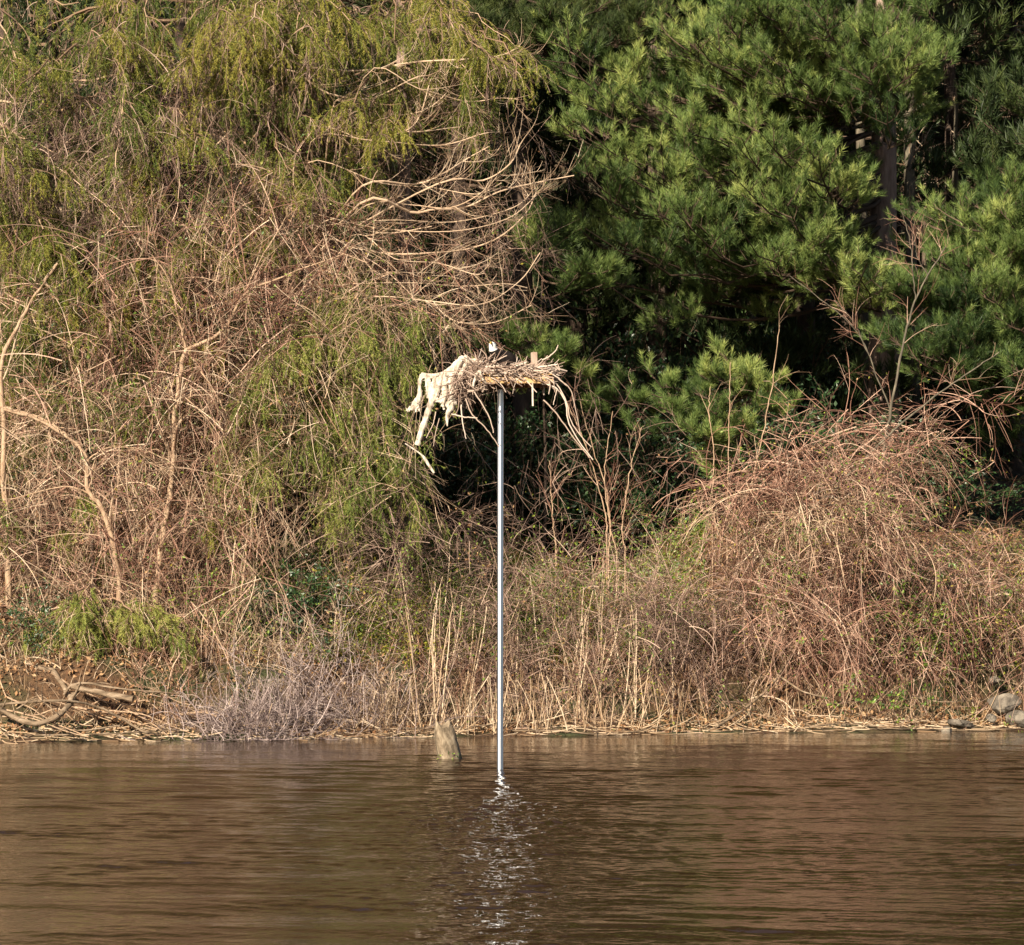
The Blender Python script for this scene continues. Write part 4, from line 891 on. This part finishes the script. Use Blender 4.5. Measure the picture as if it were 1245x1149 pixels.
# broken stump standing in the water
def stump():
    rng = np.random.default_rng(8); b = at(546, 924, 2.5 * F / (922 - 698.)); b[2] = 0
    K, Sd = 14, 16; a = np.linspace(0, 2 * math.pi, Sd, endpoint=False); rings = []
    for k in range(K):
        t = k / (K - 1); z = -.4 + t * .86
        r = np.interp(t, [0, .4, .6, .85, 1], [.17, .155, .15, .14, .10]) * (1 + .13 * np.sin(a * 3 + 1) + .06 * np.sin(a * 7 + t * 3))
        zz = z + (.05 * np.sin(a * 2 + .6) + .03 * np.sin(a * 5) if t > .8 else 0)
        rings.append(np.stack([b[0] - .13 * max(0, z) / .6 + r * np.cos(a), b[1] + r * .8 * np.sin(a), zz + 0 * a], -1))
    V = np.array(rings); i = np.arange(K * Sd).reshape(K, Sd)
    f = np.stack([i[:-1], np.roll(i, -1, 1)[:-1], np.roll(i, -1, 1)[1:], i[1:]], -1).reshape(-1, 4)
    root = empty('tree_stump', b, 'broken mossy tan stump standing in the shallow water left of the pole', 'stump')
    g = Geo().add(V, f, .5); g.add(np.vstack([V[-1], V[-1].mean(0) - [0, 0, .02]]), [[j, (j + 1) % Sd, Sd] for j in range(Sd)], .5)
    g.build('trunk', M['stump'], root, True)
    n = 26; an = rng.uniform(0, 6.28, n); q = np.stack([b[0] + .165 * np.cos(an), b[1] - .13 * np.abs(np.sin(an)), rng.uniform(.0, .09, n)], -1)
    g = Geo(); leaves(g, rng, q, rv(rng, n) + [0, -1, .3], .03); g.build('moss', M['ivy'], root)
stump()

# ------------------------------------------------------------------ nest platform, nest, driftwood, eagle
YP = 2.5 * F / (935 - 698.)            # the pole stands where the photo shows its foot in the water
def nz(zx, zy, dy=0.0):                # point in the close view of the nest
    return at(480 + np.asarray(zx) / 4.98, 400 + np.asarray(zy) / 4.98, YP + dy)
foot = at(608, 935, YP); foot[2] = 0; top = nz(640, 352)
root = empty('nesting_platform', foot, 'shiny steel pole standing in the river with a timber nesting platform on top', 'nesting platform')
g = Geo(); n = 30; P = np.stack([np.linspace(foot[0], top[0], n), np.full(n, foot[1]), np.linspace(-1.2, top[2], n)], -1)
g.tubes(P, .040, 32, .5, caps=True); g.build('pole', M['steel'], root, True)
def box_geo(g, c, s, rot=0., tilt=0.):
    c = np.array(c); v = np.array([[x, y, z] for x in (-1, 1) for y in (-1, 1) for z in (-1, 1)], float) * np.array(s) / 2
    ct, st = math.cos(tilt), math.sin(tilt); v = v @ np.array([[ct, 0, -st], [0, 1, 0], [st, 0, ct]]).T
    cr, sr = math.cos(rot), math.sin(rot); v = v @ np.array([[cr, -sr, 0], [sr, cr, 0], [0, 0, 1]]).T
    g.add(v + c, [[0, 1, 3, 2], [4, 6, 7, 5], [0, 4, 5, 1], [2, 3, 7, 6], [0, 2, 6, 4], [1, 5, 7, 3]], .5)
def bevel(o, w=.006):
    m = o.modifiers.new('bevel', 'BEVEL'); m.width = w; m.segments = 2; return o
pc = nz(738, 322, .0)
ct = np.array([pc[0], YP, pc[2]])
zt = top[2]
g = Geo(); P = np.array([[top[0], YP, zt - .03], [top[0], YP, zt - .012], [top[0], YP, zt + .02]]); g.tubes(P, np.array([[.05, .075, .075]]), 20, .5, caps=True); bevel(g.build('bracket', M['bracket'], root), .004)
for dy in (-.44, .44):
    g = Geo(); box_geo(g, (ct[0], YP + dy, zt + .062), (.92, .045, .085)); bevel(g.build('beam', M['plank'], root))
for dx in (-.42, -.12, .18, .43):
    g = Geo(); box_geo(g, (ct[0] + dx, YP, zt + .04), (.07, .83, .045)); bevel(g.build('joist', M['plank'], root))
g = Geo()
box_geo(g, (ct[0], YP, zt + .137), (.90, .92, .012)); g.build('deck', M['plank'], root)
pp = nz(845, 200, -.2); g = Geo(); box_geo(g, (pp[0], YP - .25, pp[2] - .05), (.075, .075, .34), .15, .03); bevel(g.build('corner_post', M['post'], root), .005)
pp = nz(834, 410, -.3); g = Geo(); box_geo(g, (pp[0], YP - .475, pp[2] + .02), (.022, .022, .30), 0, .02); bevel(g.build('hanging_peg', M['drift'], root), .003)

# nest of sticks
rng = np.random.default_rng(500)
nc = np.array([ct[0] - .11, YP, zt + .14])
root = empty('stick_nest', nc - [0, 0, .02], 'untidy nest of pinkish brown sticks heaped on the platform', 'nest')
n = 1100
an = rng.uniform(0, 6.28, n); rr_ = np.sqrt(rng.uniform(.1, 1, n)); q = nc + np.stack([np.cos(an) * rr_ * .60, np.sin(an) * rr_ * .52, rng.uniform(-.06, 1, n) * (.02 + .09 * rr_)], -1)
tan = np.stack([-np.sin(an) * 1.0, np.cos(an) * .7, rng.normal(0, .18, n)], -1) + rv(rng, n, .6) * np.array([[1, 1, .35]])
B = walk(rng, q, tan, rng.uniform(.12, .42, n), 7, .09, .3, .3); sh = (B.mean(1) - q) * .5; B = B - sh[:, None]
rd = taper(rng, n, 7, .0075, .0045, .5); tn = rng.uniform(.1, 1, n); front = np.argsort(B[:, :, 1].mean(1)); lead = front[:60]; rest = front[60:]
for j in lead: Geo().tubes(B[j], rd[j][None], 5, float(tn[j])).build('rim_stick', M['stick'], root)
tag(Geo().tubes(B[rest], rd[rest], 4, tn[rest]).build('rim_sticks', M['stick'], root), kind='stuff')
n = 70; q = np.stack([ct[0] + rng.uniform(-.5, .5, n), YP - .46 - rng.uniform(0, .05, n), nc[2] + rng.uniform(-.1, .06, n)], -1)
B = walk(rng, q, rv(rng, n, 1) * [1, .15, .45] + [0, 0, -.15], rng.uniform(.08, .3, n), 7, .1, .5, .5)
tag(Geo().tubes(B, taper(rng, n, 7, .0065, .004, .5), 4, rng.uniform(.1, 1, n)).build('overhanging_sticks', M['stick'], root), kind='stuff')
# left hanging tangle of the nest
n = 620; zx = rng.uniform(360, 620, n); zy = rng.uniform(215, 310, n) + np.where(zx < 470, rng.uniform(0, 120, n), 0); q = nz(zx, zy, 0); q[:, 1] += rng.uniform(-.45, .3, n)
B = walk(rng, q, rv(rng, n, 1) * [1, .6, .7] + [-.1, 0, -.3], rng.uniform(.12, .36, n), 8, .16, .4, 1.0)
tag(Geo().tubes(B, taper(rng, n, 8, .006, .0035, .5), 4, rng.uniform(0, .7, n)).build('hanging_sticks', M['stick'], root), kind='stuff')
def stick(zpts, r0, r1, name='long_stick', mat='stick', dy=-.45, parent=root, n=16, tint=.7):
    a = np.array(zpts, float); P = catmull(nz(a[:, 0], a[:, 1], dy), n); u = np.linspace(0, 1, n); P += rng.normal(0, r0 * .25, P.shape)
    return Geo().tubes(P, r0 * (1 - u) + r1 * u, 6, tint, caps=True).build(name, M[mat], parent, True)
for z_, a_, b_ in [([(600, 225), (700, 235), (830, 250), (920, 290), (980, 330), (1040, 440), (1060, 540), (1120, 640), (1190, 715)], .011, .006), ([(840, 300), (900, 330), (950, 345), (1000, 380), (1040, 460), (1050, 560), (1130, 700), (1200, 790)], .013, .007),
                 ([(900, 430), (960, 490), (1020, 570), (1100, 680), (1180, 780)], .010, .007), ([(1000, 310), (1060, 360), (1085, 440), (1110, 560), (1125, 640)], .008, .005), ([(980, 370), (960, 460)], .007, .005),
                 ([(840, 250), (940, 265), (1045, 345)], .013, .008), ([(855, 235), (920, 225), (985, 215)], .012, .008), ([(890, 190), (940, 165), (975, 130), (990, 95)], .010, .007),
                 ([(970, 220), (1000, 250), (985, 205)], .008, .006), ([(430, 420), (470, 520), (560, 610), (632, 715)], .010, .006), ([(480, 380), (520, 440), (570, 530), (600, 630)], .010, .006),
                 ([(400, 460), (410, 560), (430, 665)], .010, .006), ([(340, 515), (430, 535), (500, 540)], .012, .007), ([(590, 200), (640, 180), (680, 160)], .008, .006), ([(440, 380), (500, 370), (540, 345)], .014, .010),
                 ([(530, 380), (545, 340), (530, 290)], .012, .010), ([(700, 240), (790, 205), (800, 200)], .012, .008), ([(740, 235), (800, 225), (780, 205)], .01, .008), ([(560, 230), (640, 235), (720, 262)], .016, .010),
                 ([(250, 500), (230, 580), (190, 660)], .008, .005), ([(270, 540), (245, 640), (235, 710)], .006, .004)]:
    stick(z_, a_, b_, tint=rng.uniform(.5, 1))
stick([(470, 350), (490, 300), (510, 250), (530, 300), (555, 330)], .022, .014, 'bleached_scrap', 'drift', -.5)

# bleached driftwood hung over the left rim
DT = Geo()
def dline(zpts, rad, dy=-.25, n=18):
    a = np.array(zpts, float); d = a[:, 2] if a.shape[1] > 2 else np.full(len(a), dy)
    P = catmull(np.array([nz(p[0], p[1], dd) for p, dd in zip(a, d)]), n); r_ = np.interp(np.linspace(0, 1, n), np.linspace(0, 1, len(rad)), rad)
    rr2 = np.random.default_rng(int(a[0, 0])); r_ = r_ * .84 * (1 + rr2.uniform(-.22, .22, n)); k0 = len(DT.V); DT.tubes(P, r_, 6, .5, caps=True)
    for v_ in DT.V[k0:]: v_[:, 1] = P[:, 1].mean() + (v_[:, 1] - P[:, 1].mean()) * .5          # split slabs, wider than thick
    for j in range(int(len(P) * .12)):
        i = rr2.integers(1, n - 1); d = norm(P[i] - P[i - 1] + rr2.normal(0, .25, 3)); q0 = P[i] + norm(rr2.normal(0, 1, 3)) * r_[i] * .85; Lq = rr2.uniform(.05, .16)
        DT.tubes(np.stack([q0 - d * Lq * .5, q0, q0 + d * Lq * .5 + rr2.normal(0, .01, 3)]), np.array([[.004, .008, .003]]), 4, .5, caps=True)
dline([(165, 275), (150, 330), (150, 400), (130, 450), (100, 492)], [.035, .032, .034, .060, .030])
dline([(140, 440), (150, 500)], [.045, .012]); dline([(115, 450), (85, 500)], [.03, .01])
dline([(160, 275), (240, 285), (320, 262), (370, 220), (415, 165)], [.035, .04, .06, .07, .035])
dline([(415, 165), (440, 195), (500, 195), (560, 215), (620, 225)], [.04, .045, .035, .03, .018])
dline([(270, 280), (265, 340), (245, 400), (225, 440)], [.07, .07, .055, .055])
dline([(225, 430), (195, 520), (160, 620), (135, 705)], [.055, .045, .050, .040])
dline([(350, 235), (345, 320), (345, 400), (340, 470), (318, 520), (318, 590)], [.06, .05, .045, .07, .035, .010])
dline([(310, 270), (300, 340), (290, 420)], [.045, .04, .02]); dline([(340, 450), (375, 450)], [.05, .025])
dline([(205, 300), (215, 360), (225, 420)], [.03, .035, .04]); dline([(225, 425), (280, 440), (300, 490)], [.04, .03, .015])
dline([(390, 200), (330, 330)], [.05, .035]); dline([(245, 275), (240, 350), (215, 430)], [.045, .05, .03]); dline([(290, 265), (305, 380), (285, 470)], [.05, .045, .02])
dline([(430, 210), (400, 270), (370, 360)], [.03, .035, .018], -.3); dline([(265, 400), (330, 470), (350, 480)], [.04, .05, .03], -.22)
dline([(205, 330), (190, 290)], [.02, .03]); dline([(185, 280), (200, 420)], [.02, .022]); dline([(95, 470), (70, 498)], [.02, .006]); dline([(130, 480), (125, 505)], [.02, .006])
p0 = nz(300, 300, -.25)
o = DT.build('driftwood_root', M['drift'], None, True)
o.data.transform(__import__('mathutils').Matrix.Translation(-Vector(p0))); o.location = Vector(p0)
m = o.modifiers.new('remesh', 'REMESH'); m.mode = 'VOXEL'; m.voxel_size = .0058; m.use_smooth_shade = False
tag(o, 'bleached forked driftwood root hooked over the left rim of the nest', 'driftwood')
a = np.array([(62, 693), (110, 725), (165, 765), (200, 815), (238, 872)], float); P = catmull(nz(a[:, 0], a[:, 1], -.25), 14); p0 = P[0].copy()
o = Geo().tubes(P - p0, np.interp(np.linspace(0, 1, 14), [0, .5, .6, 1], [.008, .012, .024, .016]), 7, .5, caps=True).build('driftwood_stick', M['drift'], None, True); o.location = Vector(p0)
tag(o, 'bleached stick caught crosswise at the bottom of the hanging driftwood', 'driftwood')

# bald eagle sitting in the nest, facing left and to the camera
def eagle():
    base = nz(700, 212, .0); base[1] = YP - .16; base[2] -= .06
    root = empty('eagle', base - np.array([0, 0, .12]), 'dark brown eagle with a white head sitting low in the nest', 'bird')
    # centre line from tail to crown, in metres from base: x right, z up
    path = np.array([(.42, .10, -.10), (.30, .06, -.05), (.20, .03, -.01), (.08, .0, .045), (-.04, -.02, .10), (-.13, -.03, .15), (-.19, -.04, .205), (-.215, -.045, .255), (-.225, -.05, .295), (-.235, -.055, .325), (-.238, -.055, .345)])
    path = np.stack([path[:, 0] * .68 - .075, path[:, 1] + path[:, 0] * .7 + .12, path[:, 2] * .95], -1)
    rw = np.array([.050, .085, .125, .150, .150, .115, .066, .047, .046, .035, .008])
    rh = np.array([.012, .040, .090, .125, .135, .105, .068, .054, .052, .038, .008])
    m_ = 34; P = catmull(path, m_); u = np.linspace(0, 1, m_); W = np.interp(u, np.linspace(0, 1, 11), rw); H = np.interp(u, np.linspace(0, 1, 11), rh)
    T = norm(np.gradient(P, axis=0)); sd = norm(np.cross(T, np.array([0, .0, 1.0]) + 0 * T)); up = norm(np.cross(sd, T)); Sd = 20; a_ = np.linspace(0, 2 * math.pi, Sd, endpoint=False)
    V = P[:, None] + sd[:, None] * (W[:, None] * np.cos(a_))[..., None] + up[:, None] * (H[:, None] * np.sin(a_))[..., None]
    # folded wings: a raised ridge along each flank and layered feather steps
    wing = np.exp(-((u - .30) / .2) ** 2)[:, None] * np.exp(-((np.abs(np.cos(a_)) - .85) / .3) ** 2)[None] * (np.sin(a_) > -.5)
    V += (V - P[:, None]) * (wing * .22)[..., None]; V += (V - P[:, None]) * (.05 * ((u * 14) % 1))[:, None, None]
    V = V + base; i = np.arange(m_ * Sd).reshape(m_, Sd); f = np.stack([i[:-1], np.roll(i, -1, 1)[:-1], np.roll(i, -1, 1)[1:], i[1:]], -1)
    g = Geo(); kh = int(m_ * .67)
    g.add(V, f[:kh].reshape(-1, 4), .5, 0); g.F.append(f[kh:].reshape(-1, 4) + 0); g.M.append(1)
    g.build('body', [M['feather_dark'], M['feather_white']], root, True)
    hd = P[-4] + base
    Q = np.array([hd + [-.010, -.038, .000], hd + [-.016, -.062, -.002], hd + [-.020, -.078, -.010], hd + [-.022, -.082, -.024]])
    Geo().tubes(Q, np.array([[.016, .013, .009, .002]]), 8, .5).build('beak', M['beak'], root, True)
    for s in (-1, 1):
        e = hd + np.array([-.020 + s * .036, -.030 - s * .012, .016]); g = Geo(); g.tubes(np.array([e - [s * .006, 0, 0], e, e + [s * .006, 0, 0]]), np.array([[.004, .009, .003]]), 8, .5, caps=True); g.build('eye', M['eye'], root, True)
    for s in (-1, 1):
        l = base + np.array([.02, s * .06, -.02]); g = Geo(); g.tubes(np.array([l, l + [0, 0, -.07], l + [-.01, 0, -.13]]), np.array([[.03, .016, .012]]), 8, .5)
        for j in (-1, 0, 1): g.tubes(np.array([l + [-.01, 0, -.13], l + [-.05, j * .03, -.13], l + [-.07, j * .04, -.145]]), np.array([[.010, .008, .002]]), 6, .5)
        g.build('leg', M['beak'], root, True)
eagle()
